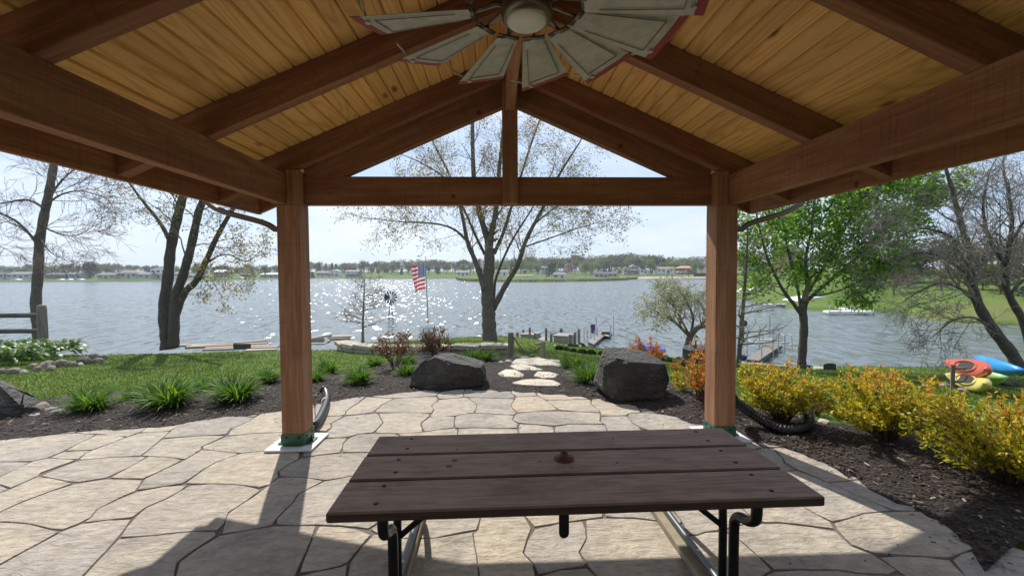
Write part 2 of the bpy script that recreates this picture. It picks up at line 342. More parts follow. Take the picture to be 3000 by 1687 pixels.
P = np.stack([gx, gy, gz-.004], 1); s_ = np.stack([np.cos(a)*w, np.sin(a)*w, 0*w], 1); tip = P+np.stack([(rg.random(n)-.5)*.05, (rg.random(n)-.5)*.05, hh], 1)
V = np.stack([P-s_, P+s_, tip], 1).reshape(-1, 3)
M['blade'] = leafy('grass_blades', [(0, (.06, .12, .018)), (.5, (.105, .175, .028)), (.85, (.155, .21, .04)), (1, (.24, .22, .085))], .6, .4)
tag(mesh('lawn_grass', V, np.arange(3*n).reshape(-1, 3), M['blade']), 'short mown grass blades of the lawn', 'grass', kind='stuff')

# ------------------------------------------------------------------ patio of flagstones
Z = 2.576
def A_(*p): return [(x/Z, 1125+y/Z) for x, y in p]
def B_(*p): return [(1000+x/Z, 1125+y/Z) for x, y in p]
def C_(*p): return [(2000+x/Z, 1125+y/Z) for x, y in p]
ST = [
 A_((-300,385),(-60,365),(0,360),(330,345),(265,395),(10,460),(-60,480),(-300,540)), A_((330,345),(600,310),(690,300),(560,365),(270,395)),
 A_((690,300),(1190,285),(1200,290),(1095,330),(1085,350),(960,398),(840,385),(760,375),(565,368)), A_((10,460),(270,395),(560,368),(730,378),(475,505),(360,555),(245,578),(0,585),(-90,600),(-300,640),(-300,545),(-60,482)),
 A_((730,378),(850,380),(955,400),(690,495),(640,495),(480,505)), A_((475,507),(690,497),(650,510),(585,568),(450,560),(360,555)),
 A_((-300,645),(-80,600),(0,585),(245,580),(120,640),(0,695),(-80,730),(-300,800)), A_((245,578),(360,555),(450,560),(580,570),(300,665),(290,690),(80,785),(0,755),(-60,735),(0,697),(120,640)),
 A_((585,568),(650,512),(690,497),(955,400),(1045,368),(1290,350),(1220,410),(1065,538),(870,545),(600,570)), A_((1200,290),(1555,243),(1330,318),(1290,350),(1055,365),(1095,330)),
 A_((1555,243),(1770,240),(1930,250),(1830,300),(1740,335),(1710,380),(1500,388),(1225,408),(1330,318)), A_((1200,288),(1560,235),(1600,225),(2000,190),(2005,205),(1920,245),(1770,237),(1560,240)),
 A_((2005,200),(2090,172),(2240,160),(2370,150),(2378,245),(2372,350),(2120,362),(1910,370),(1715,390),(1745,335),(1835,300),(1925,250)), A_((1225,412),(1500,390),(1705,385),(1515,470),(1515,490),(1400,568),(1250,545),(1120,540),(1065,540)),
 A_((1715,392),(1910,372),(2115,362),(2370,352),(2440,372),(2400,470),(2275,510),(1980,500),(1815,520),(1690,505),(1525,492),(1520,470)), A_((300,690),(600,570),(870,547),(1120,542),(960,630),(810,705),(580,740),(440,715)),
 A_((1125,540),(1250,547),(1390,568),(1080,715),(940,708),(815,710),(960,632)), A_((1400,570),(1520,492),(1690,507),(1815,522),(1620,590),(1540,640),(1380,750),(1250,765),(1020,803),(1085,715)),
 A_((1815,520),(1985,500),(2090,510),(2270,512),(2255,560),(2090,655),(2105,695),(2045,755),(1965,780),(1850,760),(1720,750),(1600,745),(1385,752),(1545,640),(1625,588)),
 A_((290,692),(440,718),(560,745),(390,800),(150,890),(0,960),(-110,1010),(-300,1090),(-300,960),(0,815),(90,785)), A_((-300,805),(-80,735),(-60,738),(0,757),(80,787),(0,812),(-300,955)),
 A_((575,745),(810,712),(940,712),(1080,718),(1020,805),(910,850),(720,940),(690,1000),(600,1045),(460,1100),(240,1050),(100,1035),(0,1035),(-110,1040),(0,960),(150,892),(390,803)),
 A_((1030,808),(1250,768),(1425,758),(1370,800),(1260,860),(1080,930),(1000,1010),(830,1020),(610,1048),(695,1000),(722,942)), A_((1430,760),(1600,748),(1720,752),(1850,763),(1985,795),(1870,870),(1710,970),(1690,1050),(1660,1095),(1450,1105),(1200,1130),(890,1155),(1000,1020),(1080,935),(1270,860)),
 A_((1990,795),(2105,697),(2290,700),(2450,725),(2250,825),(2200,900),(2075,1020),(2065,1060),(1900,1095),(1660,1130),(1690,1050),(1710,975)), A_((2270,555),(2420,532),(2576,517),(2766,514),(2976,522),(2996,700),(2640,690),(2576,705),(2450,722),(2290,698),(2110,690),(2095,655),(2255,562)),
 A_((-400,1100),(-110,1042),(0,1040),(240,1055),(450,1110),(300,1190),(0,1355),(-100,1400),(-400,1560)), A_((460,1108),(610,1050),(830,1022),(1000,1015),(885,1155),(620,1448),(520,1580),(-420,1580),(-80,1420),(0,1360),(300,1195)),
 A_((890,1160),(1200,1133),(1450,1108),(1650,1100),(1650,1130),(1400,1290),(1335,1340),(1315,1448),(1270,1580),(535,1580),(640,1440)), A_((1655,1135),(1900,1098),(2060,1070),(2390,1062),(2350,1170),(2230,1448),(2170,1580),(1285,1580),(1325,1448),(1345,1340)),
 A_((2395,1065),(2576,1070),(2821,1128),(2700,1250),(2630,1345),(2576,1370),(2255,1430),(2352,1175)), A_((2255,1437),(2576,1378),(2625,1352),(2600,1580),(2185,1580)),
 A_((2450,727),(2576,708),(2640,694),(2996,704),(2870,800),(2866,1040),(2786,1088),(2576,1063),(2390,1060),(2075,1060),(2080,1020),(2205,900),(2255,825)),
 B_((250,1130),(275,1125),(470,1165),(560,1165),(720,1160),(1035,1105),(990,1120),(1020,1290),(1045,1448),(1040,1580),(30,1580),(45,1448),(70,1340),(135,1255)), B_((270,1120),(215,1090),(295,1040),(300,800),(430,705),(1060,705),(1050,1010),(1035,1100),(830,1130),(720,1158),(470,1162)),
 A_((2380,150),(2500,115),(2576,100),(2746,85),(2761,90),(2716,130),(2604,205),(2606,233),(2576,235),(2380,245)), A_((2380,248),(2576,238),(2600,242),(2485,297),(2505,325),(2465,355),(2374,350)),
 B_((185,90),(420,62),(640,40),(750,60),(715,88),(560,95),(400,105)), B_((145,130),(185,95),(400,107),(300,155),(240,212),(30,235),(28,205)), B_((400,107),(560,97),(715,92),(738,115),(675,165),(705,185),(680,218),(470,212),(245,212),(305,155)),
 B_((750,58),(800,50),(935,38),(915,75),(925,98),(740,113),(718,88)), B_((935,38),(1120,35),(1290,42),(1275,65),(1310,85),(1312,108),(950,97),(925,98),(915,75)), B_((1290,42),(1475,48),(1460,65),(1485,85),(1320,95),(1310,82),(1275,65)),
 B_((1475,50),(1810,70),(1885,112),(1700,115),(1540,120),(1485,85),(1463,65)), B_((1815,70),(1935,85),(2050,98),(1960,108),(1885,112)), B_((740,115),(925,100),(950,100),(1025,155),(1005,215),(900,225),(860,238),(690,248),(668,243),(705,190),(675,165)),
 B_((952,100),(1312,110),(1280,150),(1285,180),(1325,215),(1310,230),(1005,215),(1025,155)), B_((1315,97),(1485,88),(1540,120),(1640,195),(1500,200),(1330,215),(1285,178),(1280,150),(1312,112)), B_((1540,122),(1700,117),(1885,115),(1880,150),(1945,190),(1960,215),(1800,205),(1645,195)),
 B_((1888,113),(2050,100),(2130,130),(2215,150),(2265,212),(2160,220),(2155,235),(1960,238),(1955,200),(1885,150)), B_((2215,148),(2400,165),(2576,218),(2610,225),(2600,250),(2450,222),(2270,213)), B_((2165,222),(2270,215),(2450,225),(2600,250),(2615,268),(2741,300),(2741,330),(2576,422),(2250,325),(2190,285),(2158,240)),
 B_((2612,226),(2741,262),(2741,297),(2621,267)), B_((1960,240),(2155,238),(2190,288),(2250,325),(2300,420),(2020,420),(2000,310),(1955,280)), B_((1330,218),(1500,202),(1800,208),(1958,218),(1950,280),(1990,300),(1900,298),(1720,298),(1610,315),(1500,305),(1340,292),(1285,270),(1310,235)),
 B_((1340,296),(1500,308),(1605,322),(1610,500),(1340,500)), B_((1610,320),(1720,302),(1960,302),(2000,312),(2020,500),(1615,500)), [*A_((2608,240)),*B_((275,220),(315,288),(245,366),(120,372),(60,398)),*A_((2450,408),(2470,358),(2508,325),(2490,298))],
 B_((280,220),(470,214),(672,220),(662,245),(600,290),(600,310),(620,360),(480,372),(245,368),(318,290)), B_((668,247),(860,240),(848,280),(858,328),(740,340),(625,358),(605,310),(605,290)), B_((862,238),(905,225),(1005,218),(1310,233),(1285,270),(1338,295),(1335,330),(1150,330),(1000,325),(880,330),(860,325),(850,280)),
 B_((880,332),(1000,328),(1150,333),(1335,333),(1338,500),(870,500)), B_((625,360),(740,343),(860,330),(878,345),(868,500),(420,520),(500,420),(415,373)), B_((65,400),(120,375),(245,370),(410,372),(495,420),(410,518),(190,512),(5,512),(10,445)), A_((2275,512),(2400,472),(2440,410),(2636,400),(2586,445),(2578,512),(2420,530),(2275,550)),
 B_((430,525),(868,505),(1100,510),(1060,700),(440,700)), B_((1110,505),(1610,505),(1600,695),(1065,700)), B_((1615,505),(2020,505),(2240,500),(2200,700),(1605,695)), B_((2025,425),(2300,425),(2570,428),(2870,400),(2976,490),(2900,640),(2245,640),(2240,495),(2025,500)),
 B_((1050,1010),(1065,705),(1370,705),(1385,1000),(1440,1085),(1360,1275),(1450,1345),(1470,1448),(1455,1580),(1050,1580),(1048,1448),(1020,1290),(990,1120),(1035,1105)), B_((1388,995),(1375,705),(1950,705),(1985,1005),(1830,1018),(1640,1045),(1445,1083)),
 B_((1445,1090),(1640,1048),(1830,1022),(1860,1160),(1785,1265),(1865,1375),(1640,1393),(1480,1448),(1455,1345),(1362,1275)), B_((1490,1450),(1640,1398),(1865,1382),(1930,1448),(2000,1580),(1462,1580),(1475,1452)),
 B_((1833,1020),(1985,1008),(2216,1012),(2571,1056),(2607,1133),(2612,1200),(2720,1350),(2854,1443),(2900,1580),(2005,1580),(1932,1448),(1868,1378),(1788,1265),(1862,1160)), B_((1990,1003),(1955,705),(2480,705),(2506,958),(2574,1036),(2571,1052),(2216,1006)),
 C_((-65,955),(-90,705),(330,645),(460,942),(530,1015),(620,1045),(450,1050),(285,1100),(160,1108),(110,1138),(36,1130),(2,1038)), C_((40,1138),(110,1143),(160,1113),(290,1107),(400,1145),(500,1240),(690,1402),(590,1435),(560,1580),(335,1580),(280,1445),(146,1350),(40,1200)),
 C_((400,1140),(305,1102),(450,1053),(620,1048),(720,1042),(950,1068),(1162,1100),(1265,1220),(1460,1290),(1640,1405),(1560,1430),(1300,1418),(1170,1393),(880,1393),(690,1400)), C_((690,1408),(880,1400),(1170,1400),(1300,1425),(1560,1440),(1660,1425),(1780,1580),(570,1580),(600,1440)),
 C_((462,940),(335,645),(700,642),(760,800),(910,930),(1130,1038),(1160,1093),(950,1062),(720,1036),(622,1043),(535,1015)), C_((705,642),(800,655),(870,652),(1100,742),(1590,955),(1370,970),(1240,1015),(1130,1038),(910,928),(765,800)),
 C_((1135,1042),(1240,1018),(1370,973),(1590,960),(1840,958),(2115,975),(2300,1090),(2490,1215),(2180,1245),(2090,1270),(2015,1310),(1830,1295),(1640,1285),(1460,1285),(1268,1212),(1165,1095)), C_((675,480),(780,475),(880,445),(1200,505),(1310,590),(1550,692),(1400,705),(1130,738),(1100,740),(870,640),(768,590),(765,560)),
 C_((435,320),(540,335),(680,400),(880,445),(780,472),(670,478),(600,470),(520,420),(440,360)), C_((1130,742),(1400,708),(1555,695),(1620,720),(1750,820),(2120,970),(1840,955),(1590,952),(1105,745)), C_((545,495),(600,480),(672,482),(758,560),(762,595),(865,645),(800,650),(650,640),(330,640),(400,486)),
 C_((165,300),(165,262),(300,290),(435,318),(440,360),(515,420),(600,473),(545,488),(400,480),(300,400)), C_((1460,1292),(1640,1290),(1830,1300),(2015,1315),(2140,1448),(2230,1580),(1790,1580),(1690,1448)), C_((2018,1312),(2095,1272),(2180,1250),(2490,1220),(2576,1245),(2660,1320),(2900,1580),(2240,1580),(2130,1448)),
]
def wob(x, y):
    v = Vector((x*9, y*9, 3.)); return .011*noise.noise(v), .011*noise.noise(v+Vector((40, 0, 0)))
def slab(poly, name, mat, parent, ztop=0., depth=.03, joint=.003, bev=.003, ds=.09, zf=None):
    P = [np.array(p, float) for p in poly]
    ar = sum(P[i][0]*P[(i+1) % len(P)][1]-P[(i+1) % len(P)][0]*P[i][1] for i in range(len(P)))
    if ar < 0: P = P[::-1]
    R_ = []
    for i in range(len(P)):
        a, b = P[i], P[(i+1) % len(P)]; L = np.linalg.norm(b-a); k = max(1, int(L/ds))
        for j in range(k):
            q = a+(b-a)*j/k; w_ = wob(q[0], q[1]); R_.append(q+np.array(w_))
    R_ = np.array(R_)
    R_ = .08*np.roll(R_, 1, 0)+.84*R_+.08*np.roll(R_, -1, 0)
    t = np.roll(R_, -1, 0)-np.roll(R_, 1, 0); t /= np.maximum(np.linalg.norm(t, axis=1), 1e-9)[:, None]; nrm_ = np.stack([-t[:, 1], t[:, 0]], 1)
    n = len(R_); c = R_.mean(0); V = []
    for off, z in ((joint, -depth), (joint, -bev), (joint+bev*.35, -bev*.35), (joint+bev, 0)):
        Q_ = R_+nrm_*off; V.append(np.c_[Q_-c, np.full(n, z)])
    Fs = [(k*n+j, k*n+(j+1) % n, (k+1)*n+(j+1) % n, (k+1)*n+j) for k in range(3) for j in range(n)]+[tuple(range(3*n, 4*n))]
    return mesh(name, np.concatenate(V), Fs, mat, parent, loc=(c[0], c[1], ztop))
pbase = np.concatenate([PE+np.array([0, -.05]), [[3.2, -4], [-7, -4]]])
_pb = MB(); _pb.add([(x, y, -.009) for x, y in pbase], [tuple(range(len(pbase)-1, -1, -1))])
patio = tag(_pb.build('patio', M['joint']), 'cream flagstone patio with dark joints', kind='structure')
rs = random.Random(3)
hull = []
for poly in ST:
    W_ = [on_axis(x, y, 2, 0.)[:2] for x, y in poly]; hull.append(np.mean(W_, 0)); slab(W_, 'flagstone', M['flag'], patio, ztop=rs.uniform(-.0015, .0015))
# the patio goes on under and behind the camera
rs2 = random.Random(12); seeds = [(x*.62+rs2.uniform(-.2, .2)+.3*(y % 2), y*.55+rs2.uniform(-.16, .16)) for x in range(-11, 6) for y in range(-7, 9)]
def in_view(x, y):
    d = np.array([x, y, 0])-CAM; z = d@FW
    return z > .2 and abs(d@RT)/z*F < 1690 and -(d@UP)/z*F < 930
def clip_cell(i):
    sx, sy = seeds[i]; P = [(sx-1.2, sy-1.2), (sx+1.2, sy-1.2), (sx+1.2, sy+1.2), (sx-1.2, sy+1.2)]
    for j, (qx, qy) in enumerate(seeds):
        if j == i or (qx-sx)**2+(qy-sy)**2 > 6: continue
        mx_, my_, nx, ny = (sx+qx)/2, (sy+qy)/2, qx-sx, qy-sy; out = []
        for k in range(len(P)):
            a, b = P[k], P[(k+1) % len(P)]; da = (a[0]-mx_)*nx+(a[1]-my_)*ny; db = (b[0]-mx_)*nx+(b[1]-my_)*ny
            if da <= 0: out.append(a)
            if (da < 0) != (db < 0) and da != db: t = da/(da-db); out.append((a[0]+(b[0]-a[0])*t, a[1]+(b[1]-a[1])*t))
        P = out
        if len(P) < 3: return None
    return P
for i, (sx, sy) in enumerate(seeds):
    ye = np.interp(sx, PE[:30, 0], PE[:30, 1])
    if sy > ye-.3 or sx > 2.75 or sy < -3.6 or sx < -6.6: continue
    P = clip_cell(i)
    if not P or any(in_view(x, y) for x, y in P): continue
    slab(P, 'flagstone', M['flag'], patio, ztop=-.004, ds=.2)
# ================================================================== the pavilion
def m_pine():
    t = NT('pine_boards'); v = t.coord((1.0, .10, 1.)); v2 = t.coord((1, .16, 1))
    n0 = t.noise(t.coord((5.5, .42, 5.5)), 1.0, 1, .4, .25)
    w = t.math('ADD', t.math('MULTIPLY', t.math('SINE', t.math('MULTIPLY', n0, 95.)), .5), .5)
    fine = t.noise(t.coord((60, 1.4, 60)), 1.5, 3, .6)
    c = t.ramp(w, [(.0, (.60, .335, .105)), (.3, (.68, .40, .14)), (.75, (.72, .43, .155))])
    c = t.mix(.2, c, t.ramp(fine, [(.3, (.72, .66, .6)), (.7, (1.12, 1.12, 1.1))]), 'MULTIPLY')
    oi = t.n('ObjectInfo'); c = t.mix(.5, c, t.ramp(oi.outputs['Random'], [(0, (.78, .74, .68)), (.5, (1, 1, 1)), (1, (1.18, 1.12, 1.02))]), 'MULTIPLY')
    st = t.noise(t.coord((3, .7, 3)), 1.2, 4, .6); c = t.mix(.55, c, t.ramp(st, [(.60, (1, 1, 1)), (.74, (.66, .66, .56))]), 'MULTIPLY')
    kv = t.coord((6.0, 2.3, 6.0)); vo = t.n('TexVoronoi', Scale=.62); t.l(kv, vo.inputs['Vector'])
    c = t.mix(.9, c, t.ramp(vo.outputs['Distance'], [(.045, (.13, .08, .05)), (.07, (.45, .34, .24)), (.12, (1, 1, 1))]), 'MULTIPLY')
    t.col(c); t.rough(.6); t.b.inputs['Specular IOR Level'].default_value = .3; t.bump(fine, .15, .002); return t.m
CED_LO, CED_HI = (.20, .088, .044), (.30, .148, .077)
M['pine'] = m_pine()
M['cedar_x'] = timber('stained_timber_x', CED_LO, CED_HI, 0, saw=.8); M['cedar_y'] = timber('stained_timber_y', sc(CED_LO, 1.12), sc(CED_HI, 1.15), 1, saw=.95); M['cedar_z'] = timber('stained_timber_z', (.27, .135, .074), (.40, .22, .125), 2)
M['roofing'] = plain('roof_shingle', (.05, .045, .042), .9)
M['green_steel'] = plain('green_painted_steel', (.018, .10, .055), .45, var=.25, bump=.05)
M['white_plate'] = plain('white_base_plate', (.6, .6, .585), .6, var=.08)
M['bolt'] = plain('dark_bolt', (.03, .03, .028), .5, .6, bump=0)
M['spout'] = plain('tan_downspout', (.15, .11, .085), .45, var=.08, bump=.05)
M['spout_w'] = plain('beige_spout', (.55, .50, .40), .5, var=.08, bump=.05)
XL, XR, YF, ZB, ZT = -1.9626, 2.2387, 3.8974, 2.203, 2.4795
XM = .5*(XL+XR); PW = .2; BW = .085; SL = .437; Y0, Y1 = -2.7, 4.6
pav = empty('pavilion', (0, 0, 0), 'open timber pavilion with pine board ceiling and stained beams', 'pavilion')
def post(x0, side):
    p = MB(); p.box((x0, YF, .032), (x0+PW, YF+PW, ZB), .006)
    u0, u1 = (x0+BW+.003, x0+PW) if side < 0 else (x0, x0+PW-BW-.003)
    p.box((u0, YF+.002, ZB), (u1, YF+PW-.002, ZT+.03), .004)
    o = p.build('post', M['cedar_z'], pav); cx = x0+PW/2; cyy = YF+PW/2; h = PW/2+.006
    b = MB(); b.box((cx-h, cyy-h, .030), (cx+h, cyy+h, .128)); b.box((cx-h-.045, cyy-h+.03, .028), (cx+h+.045, cyy+h-.03, .036))
    b.box((cx-h+.03, cyy-h-.02, .0285), (cx+h-.03, cyy+h+.02, .0365))
    br = b.build('bracket', M['green_steel'], o)
    for k in (-.055, .055):
        for ax, sg in ((0, -1), (1, -1), (1, 1)):
            q = MB()
            if ax == 0: q.tube([(cx+k, cyy-h-.006, .098), (cx+k, cyy-h+.002, .098)], .011, 8)
            else: q.tube([(cx+sg*(h+.006), cyy+k, .098), (cx+sg*(h-.002), cyy+k, .098)], .011, 8)
            q.build('bolt', M['bolt'], o)
    for sx in (-1, 1):
        q = MB(); q.tube([(cx+sx*(h+.026), cyy-.02, .03), (cx+sx*(h+.026), cyy-.02, .085)], .008, 8); q.tube([(cx+sx*(h+.026), cyy-.02, .04), (cx+sx*(h+.026), cyy-.02, .052)], .015, 6); q.build('anchor_bolt', M['bolt'], o)
    q = MB(); q.box((cx-.21, cyy-.205, .004), (cx+.205, cyy+.205, .022), .003); q.build('base_plate', M['white_plate'], o)
    return o
post(XL, -1); post(XR-PW, 1)
for x0 in (XL, XR-PW):
    q = MB(); q.box((x0, -2.3, .0), (x0+PW, -2.1, ZB), .006); q.build('post', M['cedar_z'], pav)
q = MB(); q.box((XL, Y0+.2, ZB), (XL+BW, YF+PW-.02, ZT), .005); q.build('side_beam', M['cedar_y'], pav)
q = MB(); q.box((XR-BW, Y0+.2, ZB), (XR, YF+PW-.02, ZT), .005); q.build('side_beam', M['cedar_y'], pav)
q = MB(); q.box((XL+PW-.002, 4.0, 2.215), (XR-PW+.002, 4.09, 2.473), .004); q.build('tie_beam', M['cedar_x'], pav)
q = MB(); q.box((.058, 3.955, 2.219), (.201, 4.0945, 3.40), .005); q.build('king_post', M['cedar_z'], pav)
q = MB(); q.box((.088, Y0, 3.062), (.174, 3.953, 3.40), .004); q.build('ridge_beam', M['cedar_y'], pav)
def raf_z(x, side): return 2.481+SL*((x-(XL+BW)) if side < 0 else ((XR-BW)-x))
ang = math.atan(SL)
def sloped(name, side, x_out, x_in, y0, y1, zlow_off, zhigh_off, mat, par=pav, bev=.004):
    """member following the roof slope; local x runs up the slope"""
    dx = abs(x_in-x_out); L = dx/math.cos(ang); s = 1 if side < 0 else -1
    q = MB(); q.box((0, y0, zlow_off*math.cos(ang)), (L, y1, zhigh_off*math.cos(ang)), bev)
    o = q.build(name, mat, par); o.location = (x_out, 0, raf_z(x_out, side))
    o.rotation_euler = (0, -ang, 0) if side < 0 else (0, -(math.pi-ang), 0)
    if side > 0:
        me = o.data; 
        for v in me.vertices: v.co.z = -v.co.z
        me.flip_normals()
    return o
for side in (-1, 1):
    xe = XL-.50 if side < 0 else XR+.50; xi = XM-.002 if side < 0 else XM+.002
    xi2 = .088 if side < 0 else .174
    for yn in (3.9, 2.886, 1.836, .786, -.264, -1.314, -2.364): sloped('rafter', side, xe, xi2, yn, yn+.088, 0, .205, M['cedar_x'])
    sloped('truss_chord', side, (XL+PW+.0) if side < 0 else XR-PW, .0585 if side < 0 else .2005, 4.0015, 4.0885, -.215, .02, M['cedar_x'])
    sloped('fly_rafter', side, xe, xi, Y1-.045, Y1, -.01, .225, M['cedar_x'])
    # ceiling boards, each on its own
    bw = .114; top = (xi-xe)/math.cos(ang)*(1 if side < 0 else -1); nb = int(top/bw)
    q = MB(); g = .011; L0, L1 = Y0, Y1-.047
    prof = [(.0012, g), (g, 0), (bw-g, 0), (bw-.0012, g), (bw-.0012, .018), (.0012, .018)]
    q.prism([(px, 0, pz) for px, pz in prof], (0, L0, 0), (0, L1, 0))
    first = q.build('ceiling_board', M['pine'], pav)
    for k in range(nb+1):
        o = first if k == 0 else first.copy()
        if k: COL.objects.link(o)
        s = 1 if side < 0 else -1; d = k*bw; x = xe+s*d*math.cos(ang); z = raf_z(xe, side)+.206+d*math.sin(ang)
        o.location = (x, 0, z); o.rotation_euler = (0, -ang, 0)
        if side > 0: o.rotation_euler = (0, -ang, math.pi); o.location = (x, L0+L1, z)
        if k == nb and top-nb*bw < .06: bpy.data.objects.remove(o)
    sloped('roof', side, xe-.04*(1 if side < 0 else -1), xi, Y0-.05, Y1+.03, .245, .285, M['roofing'], bev=0)
    s = -1 if side < 0 else 1
    q = MB(); a, b = sorted((xe, xe+s*.04)); q.box((a, Y0, raf_z(xe, side)-.02), (b, Y1-.003, raf_z(xe, side)+.222), .003); q.build('fascia', M['cedar_y'], pav)
    a, b = sorted((xe+s*.043, xe+s*.15)); zg = raf_z(xe, side)+.10
    q = MB(); n_ = 0
    q.prism([(a, 0, zg), (b-.02 if s > 0 else a+.02, 0, zg), (b, 0, zg+.11), (a, 0, zg+.11)] if s > 0 else [(b, 0, zg), (b, 0, zg+.11), (a, 0, zg+.11), (a+.02, 0, zg)], (0, Y0, 0), (0, Y1, 0)); q.build('gutter', M['spout'], pav)
def rect_pipe(pts, w, d, name, mat, par):
    """rectangular spout: w across x, d along y"""
    P = [np.array(p, float) for p in catmull(pts, 4)]; q = MB(); V = []
    for i, p in enumerate(P):
        t = P[min(i+1, len(P)-1)]-P[max(i-1, 0)]; t /= np.linalg.norm(t); n_ = np.array([t[2], 0, -t[0]]); n_ = n_/np.linalg.norm(n_) if np.linalg.norm(n_) > .05 else np.array([1., 0, 0]); yy = np.array([0, 1., 0])
        for k in range(12):   # fluted rectangle
            th = 2*math.pi*k/12; cx_, cy_ = math.cos(th), math.sin(th); m_ = max(abs(cx_), abs(cy_)); fl = 1.0 if k % 2 == 0 else .94
            V.append(p+n_*(cx_/m_*w/2*fl)+yy*(cy_/m_*d/2*fl))
    N = len(P); Fs = [(i*12+k, i*12+(k+1) % 12, (i+1)*12+(k+1) % 12, (i+1)*12+k) for i in range(N-1) for k in range(12)]+[tuple(range(11, -1, -1)), tuple(range((N-1)*12, N*12))]
    q.add(V, Fs); return q.build(name, mat, par)
dl = [on_axis(598, 580, 1, 4.06), on_axis(618, 600, 1, 4.06), on_axis(660, 622, 1, 4.06), on_axis(770, 652, 1, 4.06), on_axis(806, 672, 1, 4.06), (XL-.033, 4.06, 1.93), (XL-.033, 4.06, 1.2), (XL-.033, 4.06, .42), (XL-.028, 4.06, .33)]
d1 = rect_pipe(dl, .052, .075, 'downspout', M['spout'], pav)
dr = [on_axis(2350, 592, 1, 4.06), on_axis(2330, 606, 1, 4.06), on_axis(2290, 626, 1, 4.06), on_axis(2200, 654, 1, 4.06), on_axis(2172, 672, 1, 4.06), (XR+.033, 4.06, 1.93), (XR+.033, 4.06, 1.2), (XR+.033, 4.08, .55), (XR+.05, 4.12, .40), (XR+.10, 4.18, .335)]
d2 = rect_pipe(dr, .052, .075, 'downspout', M['spout'], pav)
# drain hoses
M['hose'] = plain('black_corrugated_plastic', (.016, .015, .016), .38, var=.2, bump=.05)
def hose(pts, r, label, rib=.012, n=14):
    P = catmull(pts, 14); P = [np.array(p) for p in P]; d = np.concatenate([[0], np.cumsum([np.linalg.norm(P[i+1]-P[i]) for i in range(len(P)-1)])])
    m = int(d[-1]/.007); t = np.linspace(0, d[-1], m); Q_ = np.stack([np.interp(t, d, [p[k] for p in P]) for k in range(3)], 1)
    rr = [r*(1+.5*rib/r*math.sin(i*math.pi/2+.2)) if rib else r for i in range(m)]
    q = MB(); q.tube(Q_, rr, n); o = q.build('drain_hose', M['hose'], smooth=True); return tag(o, label, 'hose')
def gp(px, py, up=.05): p = ground(px, py); p[2] = max(p[2], land_z(p[0], p[1]))+up; return p
hR = hose([(XR+.10, 4.18, .335), (XR+.20, 4.26, .25), gp(2235, 1262, .10), gp(2300, 1278, .06), gp(2340, 1276, .06), gp(2368, 1262, .062), gp(2374, 1244, .075)+np.array([0, .03, .03])], .05, 'black corrugated hose running from right downspout across the mulch', .008)
q = MB(); q.box((-.03, -.045, -.07), (.03, .045, .0)); ad = q.build('adapter', M['hose'], hR); ad.location = (XR+.085, 4.165, .36); ad.rotation_euler = (0, -.7, .3)
e0 = on_axis(912, 1255, 2, .06)
hL = hose([e0+np.array([-.1, .12, .0]), on_axis(925, 1240, 2, .055), on_axis(946, 1205, 2, .055), on_axis(957, 1170, 2, .06), on_axis(953, 1146, 2, .10), on_axis(943, 1138, 2, .13)], .042, 'black smooth drain hose curling up beside the left post', .0)
q = MB(); c_ = on_axis(952, 1175, 2, .06); q.tube([c_+np.array([.006, -.006, 0]), c_+np.array([-.006, .006, .002])], .0445, 14); q.build('zip_tie', M['white_plate'], hL)

# ------------------------------------------------------------------ ceiling fan built like a windmill wheel
def m_galv():
    t = NT('galvanised_steel'); v = t.coord(); a = t.noise(v, 18., 4, .6, .5); b = t.noise(v, 3., 3)
    c = t.ramp(a, [(.3, (.34, .325, .28)), (.7, (.50, .475, .41))]); c = t.mix(.4, c, t.ramp(b, [(.3, (.7, .7, .68)), (.7, (1.1, 1.1, 1.08))]), 'MULTIPLY')
    t.col(c); t.rough(.55); t.b.inputs['Metallic'].default_value = .25; t.bump(a, .1, .002); return t.m
M['galv'] = m_galv(); M['rib'] = plain('dull_grey_rib', (.16, .15, .13), .6, .2, bump=0); M['red_tip'] = plain('red_tip_paint', (.26, .025, .028), .55, var=.2, bump=.05)
M['bronze'] = plain('brushed_bronze_metal', (.16, .135, .105), .32, .85, var=.12, bump=.03); M['glass_cap'] = plain('frosted_glass_cap', (.62, .585, .5), .35, var=.05, bump=0)
FX, FY, FZ = .131, 1.80, 2.675
fan = empty('ceiling_fan', (FX, FY, FZ), 'windmill style ceiling fan with grey steel blades and red tips under the ridge', 'fan')
q = MB(); q.lathe([(.06, -.058), (.088, -.056), (.103, -.044), (.108, -.02), (.104, .0), (.09, .02), (.085, .10), (.085, .16), (.06, .19), (.03, .2)], 32); q.build('motor_housing', M['bronze'], fan, True)
q = MB(); q.lathe([(.001, -.078), (.045, -.075), (.074, -.067), (.083, -.057), (.08, -.045)], 32); q.build('light_cap', M['glass_cap'], fan, True)
q = MB(); q.tube([(0, 0, .18), (0, 0, 3.062-FZ)], .014, 12); q.lathe([(.03, 3.0-FZ), (.06, 3.03-FZ), (.06, 3.0615-FZ)], 20); q.build('downrod', M['bronze'], fan, True)
NBL = 12; RI, RO = .235, .72; TILT = rad(-15)
def blade_pt(r, s, dz=0): return (r, s*math.cos(TILT)+dz*math.sin(TILT), s*math.sin(TILT)-dz*math.cos(TILT))
def half(r): return .056+(.140-.056)*(r-RI)/(RO-RI)
